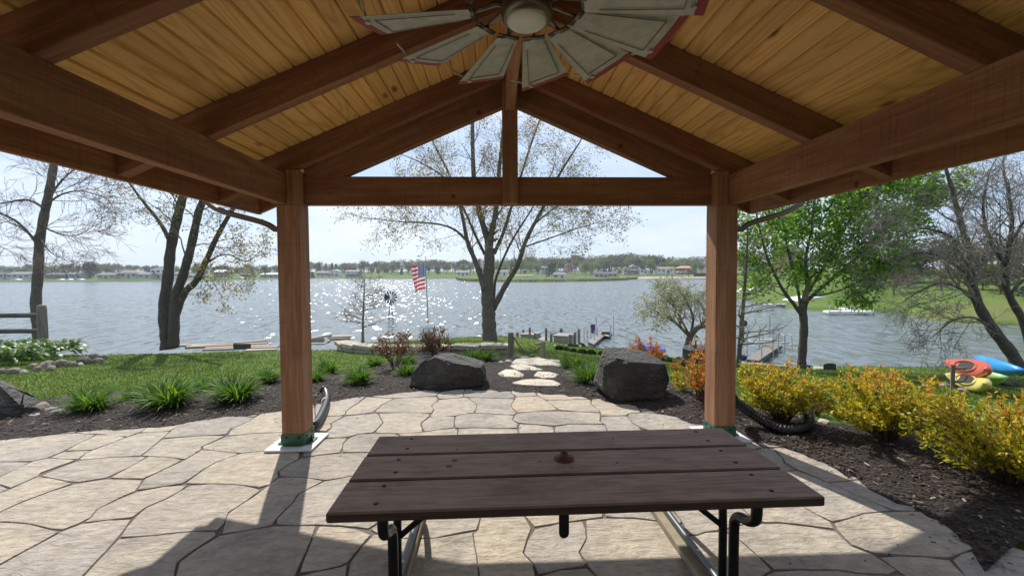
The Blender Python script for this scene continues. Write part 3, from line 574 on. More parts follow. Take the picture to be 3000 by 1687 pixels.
def make_blade():
    q = MB(); rs_ = np.linspace(RI, RO-.04, 6); ss = [-1, -.8, -.6, .6, .8, 1]; V = []
    for r in rs_:
        for s in ss: V.append(blade_pt(r, s*half(r), .004 if abs(s) < .7 else 0))
    n0 = len(V)
    for r in rs_:
        for s in ss: V.append(blade_pt(r, s*half(r), (.004 if abs(s) < .7 else 0)-.0025))
    Fs = []
    for i in range(5):
        for j in range(5):
            a = i*6+j; Fs += [(a, a+1, a+7, a+6), (n0+a, n0+a+6, n0+a+7, n0+a+1)]
    rim = [j for j in range(6)]+[6*i+5 for i in range(1, 6)]+[30+j for j in range(4, -1, -1)]+[6*i for i in range(4, 0, -1)]
    for k in range(len(rim)): a, b = rim[k], rim[(k+1) % len(rim)]; Fs.append((b, a, n0+a, n0+b))
    q.add(V, Fs); return q
bl0 = None
ang0 = rad(17.5)
bmesh_ = make_blade(); blade_me = tip_me = arm_me = link_me = seam_me = None
for k in range(NBL):
    th = ang0+2*math.pi*k/NBL
    if blade_me is None:
        o = bmesh_.build('blade', M['galv'], fan); blade_me = o.data
        q = MB(); V = []; n_ = 9
        for s in np.linspace(-1, 1, n_):
            rr = RO-.04; ro = RO+.006*(1-s*s)
            for dz in (0, -.0025): V += [blade_pt(rr, s*half(rr), dz), blade_pt(ro, s*half(ro), dz)]
        Fs = []
        for i in range(n_-1): a = 4*i; b = a+4; Fs += [(a, b, b+1, a+1), (a+2, a+3, b+3, b+2), (a+1, b+1, b+3, a+3), (a, a+2, b+2, b)]
        Fs += [(0, 1, 3, 2), (4*n_-4, 4*n_-2, 4*n_-1, 4*n_-3)]; q.add(V, Fs); t_ = q.build('red_tip', M['red_tip'], o); tip_me = t_.data
        q = MB(); q.tube([(.08, 0, .02), (.13, 0, .03), (.18, 0, .018), (.245, .0, .006)], [.011, .013, .010, .008], 8); q.box((.222, -.05, -.004), (.245, .05, .004)); a_ = q.build('blade_arm', M['bronze'], o, True); arm_me = a_.data
        q = MB(); sg = 2*math.pi/NBL; r1 = RO-.05
        pa = np.array(blade_pt(r1, half(r1)*.62, .006)); pbk = np.array(blade_pt(r1, -half(r1)*.8, .006)); c0, s0 = math.cos(sg), math.sin(sg); pb_ = np.array([pbk[0]*c0-pbk[1]*s0, pbk[0]*s0+pbk[1]*c0, pbk[2]])
        q.tube([pa, .35*pa+.65*pb_], .0055, 6); q.tube([pa+np.array([0, 0, -.008]), pa+np.array([0, 0, .006])], .012, 8); l_ = q.build('link_rod', M['galv'], o); link_me = l_.data
        q = MB()
        for s in (-.7, .7): q.tube([blade_pt(RI+.06, s*half(RI+.06), .0075), blade_pt(RO-.085, s*half(RO-.085), .0075)], .0022, 5)
        q.tube([blade_pt(RO-.085, s*half(RO-.085), .0075) for s in np.linspace(-.7, .7, 6)], .0022, 5); e_ = q.build('pressed_rib', M['rib'], o); seam_me = e_.data
    else:
        o = bpy.data.objects.new('blade', blade_me); COL.objects.link(o); o.parent = fan
        for nm, me in (('red_tip', tip_me), ('blade_arm', arm_me), ('link_rod', link_me), ('pressed_rib', seam_me)):
            c_ = bpy.data.objects.new(nm, me); COL.objects.link(c_); c_.parent = o
    o.rotation_euler = (0, 0, th); o.location = (0, 0, 0.0)

# ------------------------------------------------------------------ picnic table
def weathered(name):
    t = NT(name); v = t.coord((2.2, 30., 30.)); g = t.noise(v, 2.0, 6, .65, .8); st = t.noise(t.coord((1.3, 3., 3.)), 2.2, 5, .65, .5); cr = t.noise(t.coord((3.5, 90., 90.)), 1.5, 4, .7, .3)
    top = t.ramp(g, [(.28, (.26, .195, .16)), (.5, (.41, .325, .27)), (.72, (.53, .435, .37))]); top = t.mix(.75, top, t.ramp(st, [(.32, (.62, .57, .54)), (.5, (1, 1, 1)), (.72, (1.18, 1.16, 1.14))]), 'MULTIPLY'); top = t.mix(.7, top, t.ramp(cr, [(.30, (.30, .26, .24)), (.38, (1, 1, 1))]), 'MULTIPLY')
    side = t.ramp(g, [(.3, (.045, .03, .024)), (.7, (.085, .058, .046))]); tc_ = t.n('TexCoord'); sp = t.n('SeparateXYZ'); t.l(tc_.outputs['Normal'], sp.inputs[0])   # tops faded by weather; shade of the upright edges put into the side colour
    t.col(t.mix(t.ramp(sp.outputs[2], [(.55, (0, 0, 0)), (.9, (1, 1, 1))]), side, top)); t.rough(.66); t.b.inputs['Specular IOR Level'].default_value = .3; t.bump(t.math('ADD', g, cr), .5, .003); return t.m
M['table_wood'] = weathered('weathered_stain_shaded_edges')
M['pipe'] = plain('black_painted_pipe', (.022, .023, .025), .35, .5, var=.2, bump=.03); M['pipe_grey'] = plain('worn_grey_pipe', (.10, .105, .11), .4, .6, var=.2, bump=.03)
M['rust'] = plain('rusty_iron', (.13, .055, .035), .7, .3, var=.35, scale=30, bump=.4); M['treated'] = plain('treated_lumber', (.27, .23, .15), .8, var=.2, scale=12)
TX, TY, TA, TL, TW, TZ = -.6082, 1.4915, .0156, 1.83, .714, .74
tab = empty('picnic_table', (TX, TY, 0), 'dark brown plank picnic table on black bent pipe frame', 'table', rz=TA)
pw = .2286; gap = (TW-3*pw)/2
for k in range(3):
    y0 = k*(pw+gap); q = MB(); q.box((0 if k == 0 else rs.uniform(-.004, .008), y0, TZ-.038), (TL, y0+pw, TZ), .006)
    if k == 0: pass
    q.build('plank', M['table_wood'], tab)
for xx in (.17, TL-.17):
    for y0 in (.055, .185, .30, .425, .545, .665):
        q = MB(); q.lathe([(.0095, 0), (.0095, .0015), (.005, .0028)], 10, (xx+rs.uniform(-.012, .012), y0, TZ)); q.build('bolt', M['bolt'], tab)
for xx, yy in ((.93, .30), (1.14, .33), (.80, .365), (1.2, .60), (.42, .52)):
    q = MB(); q.lathe([(.0055, 0), (.005, .001)], 8, (xx, yy, TZ)); q.build('nail', M['bolt'], tab)
for (xx, yy) in ((.42, .40), (.40, .345)):
    q = MB(); q.lathe([(.014, 0), (.012, .0007)], 9, (xx, yy, TZ)); q.build('knot_hole', M['bolt'], tab)
fl = on_axis(1658, 1348, 2, TZ); q = MB(); lx, ly = fl[0]-TX, fl[1]-TY
q.lathe([(.045, 0), (.045, .007), (.028, .011), (.018, .022), (.017, .028), (.011, .028), (.011, .02)], 20, (lx, ly, TZ)); fo = q.build('umbrella_flange', M['rust'], tab, True)
for xx in (.2, 1.0, TL-.2):
    q = MB(); q.box((xx-.045, .075, TZ-.070), (xx+.045, TW-.02, TZ-.039), .003); q.build('cleat', M['pipe'], tab)
q = MB(); hb = on_axis(1654, 1560, 1, 1.56); hx = hb[0]-TX; q.box((hx-.019, .06, .60), (hx+.019, .066, .70)); q.add([(hx+.019*math.cos(t), .06, .60+.019*math.sin(t)) for t in np.linspace(math.pi, 2*math.pi, 9)]+[(hx+.019*math.cos(t), .066, .60+.019*math.sin(t)) for t in np.linspace(math.pi, 2*math.pi, 9)], [tuple(range(9)), tuple(range(17, 8, -1))]+[(i, 9+i, 10+i, i+1) for i in range(8)]); q.build('hanging_bar', M['pipe'], tab)
for side, pxn, runx in ((-1, 1122, -.485), (1, 2229, 1.085)):
    x = on_axis(pxn, 1540, 1, 1.55)[0]-TX; par = tab
    def L(y, z, dx=0): return (x+dx, y-TY, z)
    q = MB(); q.tube(catmull([L(1.55, .705), L(1.55, .655), L(1.56, .62), L(1.60, .592), L(1.655, .575), L(1.69, .545), L(1.70, .49), L(1.70, .3), L(1.70, .04)], 4), .0205, 14); q.build('leg', M['pipe'], par, True)
    q = MB(); q.tube(catmull([L(1.98, .70), L(1.90, .695), L(1.83, .66), L(1.795, .58), L(1.785, .48), L(1.785, .3), L(1.785, .05)], 4), .0175, 12); q.build('inner_leg', M['pipe'], par, True)
    rx = runx-TX
    q = MB(); q.tube(catmull([(rx, 1.66-TY, .068), (rx, 2.2-TY, .068), (rx, 2.62-TY, .068), (rx, 2.72-TY, .085), (rx, 2.74-TY, .16), (rx, 2.68-TY, .32), (rx, 2.50-TY, .50), (rx, 2.3-TY, .62), (rx, 2.12-TY, .70)], 5), .019, 12); rn = q.build('runner_leg', M['pipe_grey'], par, True)
    for yy in (2.64, 2.18):
        q = MB(); q.lathe([(.008, 0), (.006, .006), (.001, .008)], 10, (rx, yy-TY, .085)); q.build('screw', M['white_plate'], rn)
    ox = -.035 if side > 0 else .0; q = MB(); q.box((rx+ox-.03, 1.6-TY, .004), (rx+ox+.03, 2.8-TY, .044), .003); q.build('runner_board', M['treated'], par)
    b0 = np.array([x, 1.785-TY, .46]); b1 = np.array([x+(-side)*.30, 1.80-TY, .70]); q = MB(); d_ = (b1-b0)/np.linalg.norm(b1-b0); nn = np.array([-d_[2], 0, d_[0]])*.012; yv = np.array([0, .004, 0])
    q.add([b0-nn-yv, b0+nn-yv, b0+nn+yv, b0-nn+yv, b1-nn-yv, b1+nn-yv, b1+nn+yv, b1-nn+yv], [(3, 2, 1, 0), (4, 5, 6, 7), (0, 1, 5, 4), (1, 2, 6, 5), (2, 3, 7, 6), (3, 0, 4, 7)]); q.build('brace', M['pipe'], par)
# ================================================================== stones and planting near the patio
def hull_rock(name, pts, mat, label, cat, loc, seed=0, sub=3, amp=.03, rz=0, group=None, parent=None, crease=.0):
    import bmesh
    bm = bmesh.new()
    for p in pts: bm.verts.new(p)
    r_ = bmesh.ops.convex_hull(bm, input=bm.verts); 
    bmesh.ops.delete(bm, geom=[g for g in r_['geom_interior'] if isinstance(g, bmesh.types.BMVert)], context='VERTS')
    if crease:
        r0_ = random.Random(seed); cen = sum((v.co for v in bm.verts), Vector())/len(bm.verts)
        for _ in range(int(14*crease)):
            nv = Vector((r0_.gauss(0, 1), r0_.gauss(0, 1)-.3, r0_.gauss(0, 1)+.3)).normalized(); sup = max((v.co-cen).dot(nv) for v in bm.verts)
            bmesh.ops.bisect_plane(bm, geom=bm.verts[:]+bm.edges[:]+bm.faces[:], plane_co=cen+nv*sup*r0_.uniform(.84, .93), plane_no=nv, clear_outer=True)
            co = [v.co.copy() for v in bm.verts]; bm.clear()
            for c_ in co: bm.verts.new(c_)
            r_ = bmesh.ops.convex_hull(bm, input=bm.verts); bmesh.ops.delete(bm, geom=[g for g in r_['geom_interior'] if isinstance(g, bmesh.types.BMVert)], context='VERTS')
    bmesh.ops.triangulate(bm, faces=bm.faces)
    bmesh.ops.bevel(bm, geom=[e for e in bm.edges], offset=.006, segments=1, affect='EDGES', profile=.6) if crease else None
    bmesh.ops.triangulate(bm, faces=bm.faces)
    for _ in range(sub): bmesh.ops.subdivide_edges(bm, edges=bm.edges[:], cuts=1, use_grid_fill=True)
    off = Vector((seed*7.3, seed*3.1, seed*1.7)); bm.normal_update()
    for v in bm.verts:
        k = noise.noise(v.co*3.2+off)*amp+noise.noise(v.co*9+off)*amp*.45+noise.noise(v.co*26+off)*amp*.16
        v.co += v.normal*k
    me = bpy.data.meshes.new(name); bm.to_mesh(me); bm.free(); me.materials.append(mat)
    o = bpy.data.objects.new(name, me); COL.objects.link(o); o.location = loc; o.rotation_euler = (0, 0, rz)
    if parent: o.parent = parent
    return tag(o, label, cat, group) if label else o
def m_boulder():
    t = NT('dark_basalt'); v = t.coord(); a = t.noise(v, 2.5, 5, .6, .5); b = t.noise(v, 22., 6, .7); s_ = t.noise(t.coord((2, 2, 9), rot=(.3, .4, 0)), 2., 5, .6, .8)
    c = t.ramp(a, [(.3, (.034, .033, .031)), (.55, (.06, .057, .051)), (.75, (.13, .125, .11))]); c = t.mix(.5, c, t.ramp(b, [(.3, (.55, .55, .55)), (.7, (1.4, 1.4, 1.38))]), 'MULTIPLY')
    vein = t.noise(t.coord((1.2, 1.2, 3.), rot=(.5, .3, .2)), 3., 6, .7, 1.5); c = t.mix(.8, c, t.ramp(vein, [(.47, (1, 1, 1)), (.5, (1.9, 1.85, 1.75)), (.53, (1, 1, 1))]), 'MULTIPLY')
    li = t.noise(v, 9., 5, .75); c = t.mix(t.ramp(li, [(.60, (0, 0, 0)), (.68, (.55, .55, .55))]), c, (.20, .19, .15))
    t.col(c); t.rough(.7); t.bump(t.math('ADD', t.math('ADD', t.math('MULTIPLY', s_, 1.8), t.math('MULTIPLY', a, 1.5)), b), 1., .05); return t.m
M['boulder'] = m_boulder()
M['rock'] = m_stone('field_rock', [(0, (.17, .15, .13)), (.4, (.27, .235, .20)), (.7, (.22, .21, .20)), (1, (.34, .29, .24))], 3., .6)
M['rock_w'] = m_stone('pale_rock', [(0, (.45, .42, .37)), (1, (.62, .58, .52))], 3., .6)
c0 = ground(1312, 1140)
hull_rock('boulder', [(-.54, .10, .0), (-.53, .05, .06), (-.50, .10, .20), (-.36, .13, .36), (-.17, .07, .435), (-.12, .22, .465), (.05, .02, .30), (.09, -.04, .27), (.30, -.02, .285), (.44, .02, .29), (.52, .12, .27), (.50, .10, .0), (.30, -.03, -.02), (-.05, -.06, -.02), (-.30, .02, -.02), (.1, .5, .40), (.45, .55, .30), (-.4, .55, .3), (.5, .6, 0), (-.5, .6, 0)],
          M['boulder'], 'low dark boulder with a sloping lit top left of the stepping stones', 'boulder', c0, 1, 3, .012, crease=1)
c0 = ground(1868, 1176)
hull_rock('boulder', [(-.45, .10, .38), (-.40, .05, .12), (-.22, -.06, -.02), (.1, -.08, -.02), (.42, .04, -.02), (.45, .10, .30), (.42, .12, .42), (.36, .08, .44), (-.17, -.02, .50), (-.25, .02, .52), (-.36, .26, .60), (-.30, .40, .62), (.1, .45, .57), (.42, .5, .45), (.5, .6, 0), (-.45, .6, 0)],
          M['boulder'], 'tall blocky dark boulder near the right post', 'boulder', c0, 2, 3, .014, crease=1)
c0 = ground(-60, 1236)
hull_rock('boulder', [(-.6, 0, 0), (-.5, .1, .45), (-.2, .1, .52), (.0, .15, .42), (.2, .1, .2), (.38, .12, .06), (.36, .1, -.03), (.1, -.12, -.03), (-.3, -.15, -.02), (.08, -.08, .10), (-.3, .4, .42), (.2, .4, .15), (.3, .4, 0), (-.5, .4, 0)],
          M['boulder'], 'dark slanting boulder cut by the left edge of the picture', 'boulder', c0, 4, 3, .012, crease=1)
def blob(seed, sx, sy, sz):
    r_ = random.Random(seed); return [(sx*a*r_.uniform(.8, 1.1), sy*b*r_.uniform(.8, 1.1), sz*c*r_.uniform(.85, 1.1)) for a, b, c in
        [(math.cos(t)*math.cos(p), math.sin(t)*math.cos(p), math.sin(p)) for p in (-.5, .15, .8) for t in np.arange(0, 6.28, 1.05)+p]+[(0, 0, 1)]]
def rock_at(px, py, wpx, label, seed, mat='rock', hr=.6, name='rock', cat='rock', group=None, dr=.8):
    p = ground(px, py); D = gdepth(p); w = wpx/2*D/F; p[2] += w*hr*.30
    return hull_rock(name, blob(seed, w, w*dr, w*hr), M[mat], label, cat, p, seed, 2, .08*w, rz=seed, group=group)
rock_at(105, 1205, 78, 'long grey rock lying against the left edge boulder', 11, hr=.55); rock_at(150, 1208, 55, 'grey rock right of the long rock by the left boulder', 12, hr=.5); rock_at(165, 1215, 50, 'speckled rock nearest the first daylily clump', 13, hr=.55)
rock_at(57, 1219, 34, 'tan pebble at the foot of the left edge boulder', 14, 'rock_w', .45); rock_at(100, 1222, 38, 'pale flat pebble between left boulder and patio', 15, 'rock_w', .4)
hr_ = [(5, 1093, 30, 'leftmost low'), (8, 1090, 24, 'round left'), (40, 1094, 38, 'wide tan'), (70, 1094, 22, 'small pale'), (96, 1078, 32, 'flat'), (110, 1085, 26, 'little'), (140, 1076, 44, 'long grey'), (150, 1084, 30, 'low'), (180, 1072, 42, 'pointed'), (207, 1073, 34, 'smooth'), (235, 1071, 20, 'whitish round'), (247, 1065, 42, 'big pinkish'), (286, 1062, 32, 'brown grey'), (272, 1050, 34, 'upper'), (300, 1052, 34, 'far right')]
for k, (px, py, w, nm) in enumerate(hr_): rock_at(px, py, w, nm+' edging rock of the hosta bed', 30+k, 'rock_w' if 'whit' in nm or 'pale' in nm else 'rock', .75, 'edging_rock', 'rock', 'rocks edging the hosta bed')
rock_at(1466, 1064, 24, 'pale flat rock left of the top stepping stone', 61, 'rock_w', .45); rock_at(1490, 1063, 30, 'pale long rock touching the top stepping stone', 62, 'rock_w', .5)
rock_at(1537, 1055, 42, 'grey rock heap between the two rope posts', 63, hr=.4); rock_at(1575, 1056, 40, 'grey flat rock left of the short rope post', 64, hr=.4); rock_at(1601, 1059, 14, 'small round rock at the foot of the short rope post', 65, 'rock_w', .7); rock_at(1515, 1050, 40, 'mossy grey rock behind the tall rope post', 66, hr=.4)
rock_at(2000, 1136, 42, 'grey rock right of the tall boulder', 67, 'rock_w', .6); rock_at(2010, 1150, 34, 'grey stone below the orange shrub', 68, 'rock', .5); rock_at(2040, 1156, 26, 'pale stone beside the right post', 69, 'rock_w', .5); rock_at(1992, 1147, 22, 'cream pebble right of the tall boulder', 70, 'rock_w', .5)
rock_at(2415, 1240, 40, 'pale rock just past the hose end', 71, 'rock_w', .5); rock_at(2700, 1262, 34, 'white rock behind the pink flowers', 72, 'rock_w', .6); rock_at(2728, 1275, 26, 'cream rock between the two right yellow shrubs', 73, 'rock_w', .7); rock_at(2985, 1510, 70, 'white rock at the right edge under the yellow shrub', 74, 'rock_w', .25)

# stepping stones and the stone path down to the lawn
STEPS = [([(1496, 1128), (1530, 1119), (1575, 1116), (1620, 1120), (1645, 1131), (1635, 1137), (1580, 1136), (1530, 1134)], 'oval cream stepping stone nearest the patio'),
 ([(1458, 1099), (1480, 1091), (1510, 1092), (1537, 1102), (1530, 1109), (1490, 1108), (1468, 1107)], 'small cream stepping stone on the left of the pair'),
 ([(1562, 1106), (1575, 1096), (1610, 1097), (1638, 1102), (1625, 1111), (1590, 1112)], 'small cream stepping stone on the right of the pair'),
 ([(1493, 1080), (1520, 1078), (1560, 1081), (1608, 1090), (1600, 1093), (1560, 1092), (1515, 1088)], 'narrow cream stepping stone behind the pair'),
 ([(1496, 1070), (1510, 1063), (1570, 1061), (1640, 1067), (1645, 1076), (1635, 1082), (1600, 1079), (1540, 1075)], 'long cream step stone at the lawn edge')]
for poly, lab in STEPS:
    W_ = [ground(x, y) for x, y in poly]; zc = float(np.mean([w_[2] for w_ in W_]))
    o = slab([w_[:2] for w_ in W_], 'stepping_stone', M['step'], None, ztop=zc+.036, depth=.1, joint=0., bev=.012, ds=.06); tag(o, lab, 'stepping stone', 'stepping stones through the mulch')
# low retaining wall of long stones
WL = resample(np.array([(x, np.interp(x, _WX, _WY)) for x in np.linspace(-4.5, .28, 60)]), 9)
wall = empty('garden_wall', (float(WL[4][0]), float(WL[4][1]), float(land_z(WL[4][0], WL[4][1]-.3))), 'low retaining wall of long tan stones below the big tree', 'wall')
for k in range(8):
    a, b = WL[k], WL[k+1]; c_ = (a+b)/2; L = np.linalg.norm(b-a); zb = float(land_z(c_[0], c_[1]-.2)); th = math.atan2(*(b-a)[::-1])
    for lay, (z0, h, dpt) in enumerate(((-.06, .17, .30), (.112, .085, .42))):
        pts = [(sx*(L/2-.012), sy*dpt/2, z0+hh) for sx in (-1, 1) for sy in (-1, 1) for hh in (0, h)]
        o = hull_rock('wall_stone' if lay == 0 else 'cap_stone', pts, M['cap'], None, None, (0, 0, 0), 80+k*2+lay, 3, .022, parent=wall)
        o.location = (c_[0]-wall.location.x, c_[1]-wall.location.y+.05, zb-wall.location.z); o.rotation_euler = (0, 0, th)

# ------------------------------------------------------------------ plants
def blades(n, L0, L1, w, seed, spread=1.0, seg=6, droop=1.0):
    r_ = np.random.default_rng(seed); V = []; Q_ = []; c = 0
    for i in range(n):
        a = r_.random()*6.283; L = L0+(L1-L0)*r_.random(); el = rad(r_.uniform(38, 86)); rr = .05*math.sqrt(r_.random())*spread*2
        p = np.array([math.cos(a+1)*rr, math.sin(a+1)*rr, -.01]); d = np.array([math.cos(a)*math.cos(el), math.sin(a)*math.cos(el), math.sin(el)]); side = np.array([-math.sin(a), math.cos(a), 0.])
        ww = w*r_.uniform(.7, 1.2); tw = r_.uniform(-.3, .3)
        for k in range(seg+1):
            t = k/seg; wk = ww*(1-t**2.2)*.5+.0006
            nrm_ = np.cross(d, side); s2 = side*math.cos(tw*t*3)+nrm_*math.sin(tw*t*3)
            V += [p-s2*wk, p+s2*wk]
            if k < seg: Q_.append((c+2*k, c+2*k+1, c+2*k+3, c+2*k+2))
            d = d+np.array([math.cos(a)*.06, math.sin(a)*.06, -.30*droop*(t+.12)]); d /= np.linalg.norm(d); p = p+d*(L/seg)
        c += 2*(seg+1)
    return np.array(V), np.array(Q_)
M['daylily'] = leafy('daylily_leaf', [(0, (.04, .10, .012)), (.4, (.075, .17, .018)), (.75, (.12, .24, .025)), (.97, (.18, .30, .04)), (1, (.32, .30, .12))], .55, .42, .2)
lily_me = []
for s_ in range(4):
    V, Q_ = blades(330, .26, .52, .021, 100+s_, 1.2); o = mesh('daylily', V, Q_, M['daylily']); lily_me.append(o.data); bpy.data.objects.remove(o)
LIL = [(265, 1206, 132, 'daylily clump nearest the left edge of the picture'), (395, 1170, 80, 'small daylily clump behind the two leftmost big clumps'), (492, 1196, 168, 'widest daylily clump in the middle of the left bed'), (602, 1146, 80, 'small daylily clump behind the widest ones, nearest the lawn'), (690, 1178, 150, 'daylily clump directly left of the left post'), (786, 1124, 84, 'daylily clump half hidden behind the left post'),
  (922, 1120, 70, 'daylily clump directly right of the left post'), (960, 1096, 78, 'daylily clump right of the left post, nearest the lawn'), (1052, 1126, 96, 'daylily clump nearest the patio between left post and low boulder'), (1098, 1074, 60, 'small dark daylily clump left of the bronze shrub'), (1197, 1068, 56, 'daylily clump right of the bronze shrub stems'), (1192, 1102, 72, 'daylily clump hugging the left side of the low boulder'),
  (1378, 1064, 80, 'daylily clump behind the low boulder, on the left'), (1420, 1060, 76, 'daylily clump behind the low boulder, on the right'), (1676, 1082, 84, 'daylily clump right of the long step stone'), (1720, 1122, 108, 'daylily clump left of the tall blocky boulder')]
for k, (px, py, wpx, lab) in enumerate(LIL):
    p = ground(px, py); s_ = wpx*1.25*gdepth(p)/F/.86; o = bpy.data.objects.new('daylily', lily_me[k % 4]); COL.objects.link(o); o.location = p; o.scale = (s_, s_, s_*1.02); o.rotation_euler = (0, 0, k*1.3)
    tag(o, lab, 'plant', 'daylily clumps in the mulch')
def leaf_quads(P, L, W, rng, D=None, up=.3, jit=1.0):
    """diamond leaves; D preferred directions"""
    n = len(P); d = rng.normal(size=(n, 3)); d[:, 2] += up
    if D is not None: d = d*jit+D
    d /= np.linalg.norm(d, axis=1)[:, None]; a = rng.normal(size=(n, 3)); s_ = np.cross(d, a); s_ /= np.maximum(np.linalg.norm(s_, axis=1), 1e-6)[:, None]
    ll = L*(.65+.7*rng.random(n))[:, None]; ww = W*(.7+.6*rng.random(n))[:, None]; nn = np.cross(s_, d)
    V = np.stack([P, P+d*ll*.45+s_*ww*.5+nn*ww*.12, P+d*ll, P+d*ll*.45-s_*ww*.5+nn*ww*.12], 1).reshape(-1, 3); return V, np.arange(4*n).reshape(-1, 4)
def tubes(S, sides):
    """S: rows p0(3) p1(3) r0 r1"""
    S = np.asarray(S, float); p0, p1, r0, r1 = S[:, :3], S[:, 3:6], S[:, 6], S[:, 7]; d = p1-p0; d /= np.maximum(np.linalg.norm(d, axis=1), 1e-9)[:, None]
    ref = np.where(np.abs(d[:, 2:3]) < .9, np.array([[0, 0, 1.]]), np.array([[1., 0, 0]])); a = np.cross(d, ref); a /= np.linalg.norm(a, axis=1)[:, None]; b = np.cross(d, a)
    th = np.arange(sides)*2*math.pi/sides; c, s_ = np.cos(th), np.sin(th)
    ring = a[:, None, :]*c[None, :, None]+b[:, None, :]*s_[None, :, None]
    V = np.concatenate([p0[:, None, :]+ring*r0[:, None, None], p1[:, None, :]+ring*r1[:, None, None]], 1); n = len(S)
    k = np.arange(sides); base = (np.arange(n)*2*sides)[:, None]
    Q_ = np.stack([base+k, base+(k+1) % sides, base+sides+(k+1) % sides, base+sides+k], -1).reshape(-1, 4); return V.reshape(-1, 3), Q_
YEL = [(0, (.13, .18, .02)), (.3, (.33, .36, .03)), (.65, (.56, .49, .04)), (.92, (.66, .50, .05)), (1, (.60, .34, .05))]
ORA = [(0, (.42, .26, .04)), (.35, (.58, .30, .05)), (.75, (.60, .20, .05)), (1, (.48, .11, .045))]
BRZ = [(0, (.10, .075, .03)), (.4, (.17, .085, .05)), (.75, (.22, .10, .07)), (.92, (.34, .20, .15)), (1, (.6, .48, .40))]
M['yellow'] = leafy('golden_spirea_leaf', YEL, .5, .4); M['tip_leaf'] = leafy('amber_new_leaf', [(0, (.55, .40, .05)), (.5, (.62, .34, .06)), (1, (.58, .20, .06))], .5, .4); M['orange'] = leafy('orange_spirea_leaf', ORA, .5, .4); M['bronze_leaf'] = leafy('bronze_weigela_leaf', BRZ, .45, .3)
M['stem'] = plain('brown_stem', (.085, .05, .032), .8, bump=0)
def shrub(name, label, p, w, h, leaf_m, n_leaf, leaf_l, seed, n_stem=40, base_gap=.12, cat='shrub', group=None, flop=0., leaf_w=.42):
    r_ = np.random.default_rng(seed); e = empty(name, p, label, cat, group); S = []; tips = []; dirs = []
    for i in range(n_stem):
        a = r_.random()*6.283; ro = math.sqrt(r_.random()); tgt = np.array([math.cos(a)*ro*w/2, math.sin(a)*ro*w/2, h*(.40+.60*math.sqrt(max(0, 1-ro*ro)))*r_.uniform(.78, 1.08)])
        q0 = np.array([math.cos(a)*.05, math.sin(a)*.05, -.02]); prev = q0
        for k in range(1, 6):
            t = k/5; q1 = q0*(1-t)+tgt*t; q1[:2] *= (t**.35 if t < 1 else 1); q1 += r_.normal(size=3)*.012; S.append((*prev, *q1, .006*(1-t*.8)+.001, .006*(1-t)+.0012))
            if t >= .35:
                for _ in range(3):
                    dd = r_.normal(size=3)*.6+(q1-prev)/np.linalg.norm(q1-prev)+np.array([math.cos(a), math.sin(a), .2])*.5; dd /= np.linalg.norm(dd); L = h*r_.uniform(.12, .26); q2 = q1+dd*L; S.append((*q1, *q2, .0025, .001)); tips.append((q1, q2)); dirs.append(dd)
            prev = q1
    V, Q_ = tubes(S, 4); mesh('stems', V, Q_, M['stem'], e)
    T0 = np.array([t[0] for t in tips]); T1 = np.array([t[1] for t in tips]); Dv = np.array(dirs); i = r_.integers(0, len(tips), n_leaf); f = r_.random(n_leaf)[:, None]**.7
    P = T0[i]*(1-f)+T1[i]*f+r_.normal(size=(n_leaf, 3))*.012; keep = P[:, 2] > base_gap*h; P = P[keep]; i = i[keep]
    top_ = (P[:, 2]/h+r_.normal(size=len(P))*.22 > 1.02) if leaf_m is M['yellow'] and n_leaf > 3000 else np.zeros(len(P), bool)
    if top_.sum() < 320: top_[:] = False
    for nm, mk, mt in (('foliage', ~top_, leaf_m), ('new_growth', top_, M['tip_leaf'])):
        if mk.sum() > 3: V, Q_ = leaf_quads(P[mk], leaf_l, leaf_l*leaf_w, r_, Dv[i[mk]]*.9, .25); mesh(nm, V, Q_, mt, e)['kind'] = 'stuff'
    return e
shrub('spirea_shrub', 'golden yellow shrub right beside the right post', ground(2288, 1240), .72, .54, M['yellow'], 5600, .040, 1, 50, .28)
shrub('spirea_shrub', 'wide golden shrub between the other two golden shrubs', ground(2592, 1292), 1.12, .55, M['yellow'], 9000, .040, 2, 80, .26)
shrub('spirea_shrub', 'large golden shrub at the right edge of the picture', ground(2960, 1420), 1.10, .56, M['yellow'], 9400, .040, 3, 80, .22)
shrub('spirea_shrub', 'small golden sprig peeking out right behind the right post', ground(2176, 1128), .22, .26, M['yellow'], 420, .042, 4, 8)
shrub('spirea_shrub', 'orange shrub directly left of the right post', ground(2050, 1178), .52, .62, M['orange'], 1500, .042, 5, 24, .3)
shrub('spirea_shrub', 'orange shrub rising behind the tall blocky boulder', ground(1885, 1092), .62, .52, M['orange'], 2300, .046, 6, 26)
shrub('spirea_shrub', 'low yellow sprig between the tall boulder and the right post', ground(1992, 1148), .26, .22, M['yellow'], 420, .04, 7, 10)
shrub('spirea_shrub', 'tiny orange seedling on the lawn edge left of the right post', ground(1985, 1085), .22, .16, M['orange'], 150, .05, 8, 6)
shrub('bronze_shrub', 'bronze leaved shrub with bare stems left of the low boulder', ground(1160, 1086), .56, .66, M['bronze_leaf'], 1300, .055, 9, 22, .42)
shrub('bronze_shrub', 'bronze leaved shrub just behind the low boulder', ground(1274, 1046), .66, .62, M['bronze_leaf'], 2000, .055, 10, 30, .2)
M['pink'] = leafy('pink_blossom', [(0, (.5, .10, .34)), (1, (.72, .28, .55))], .5, .3)
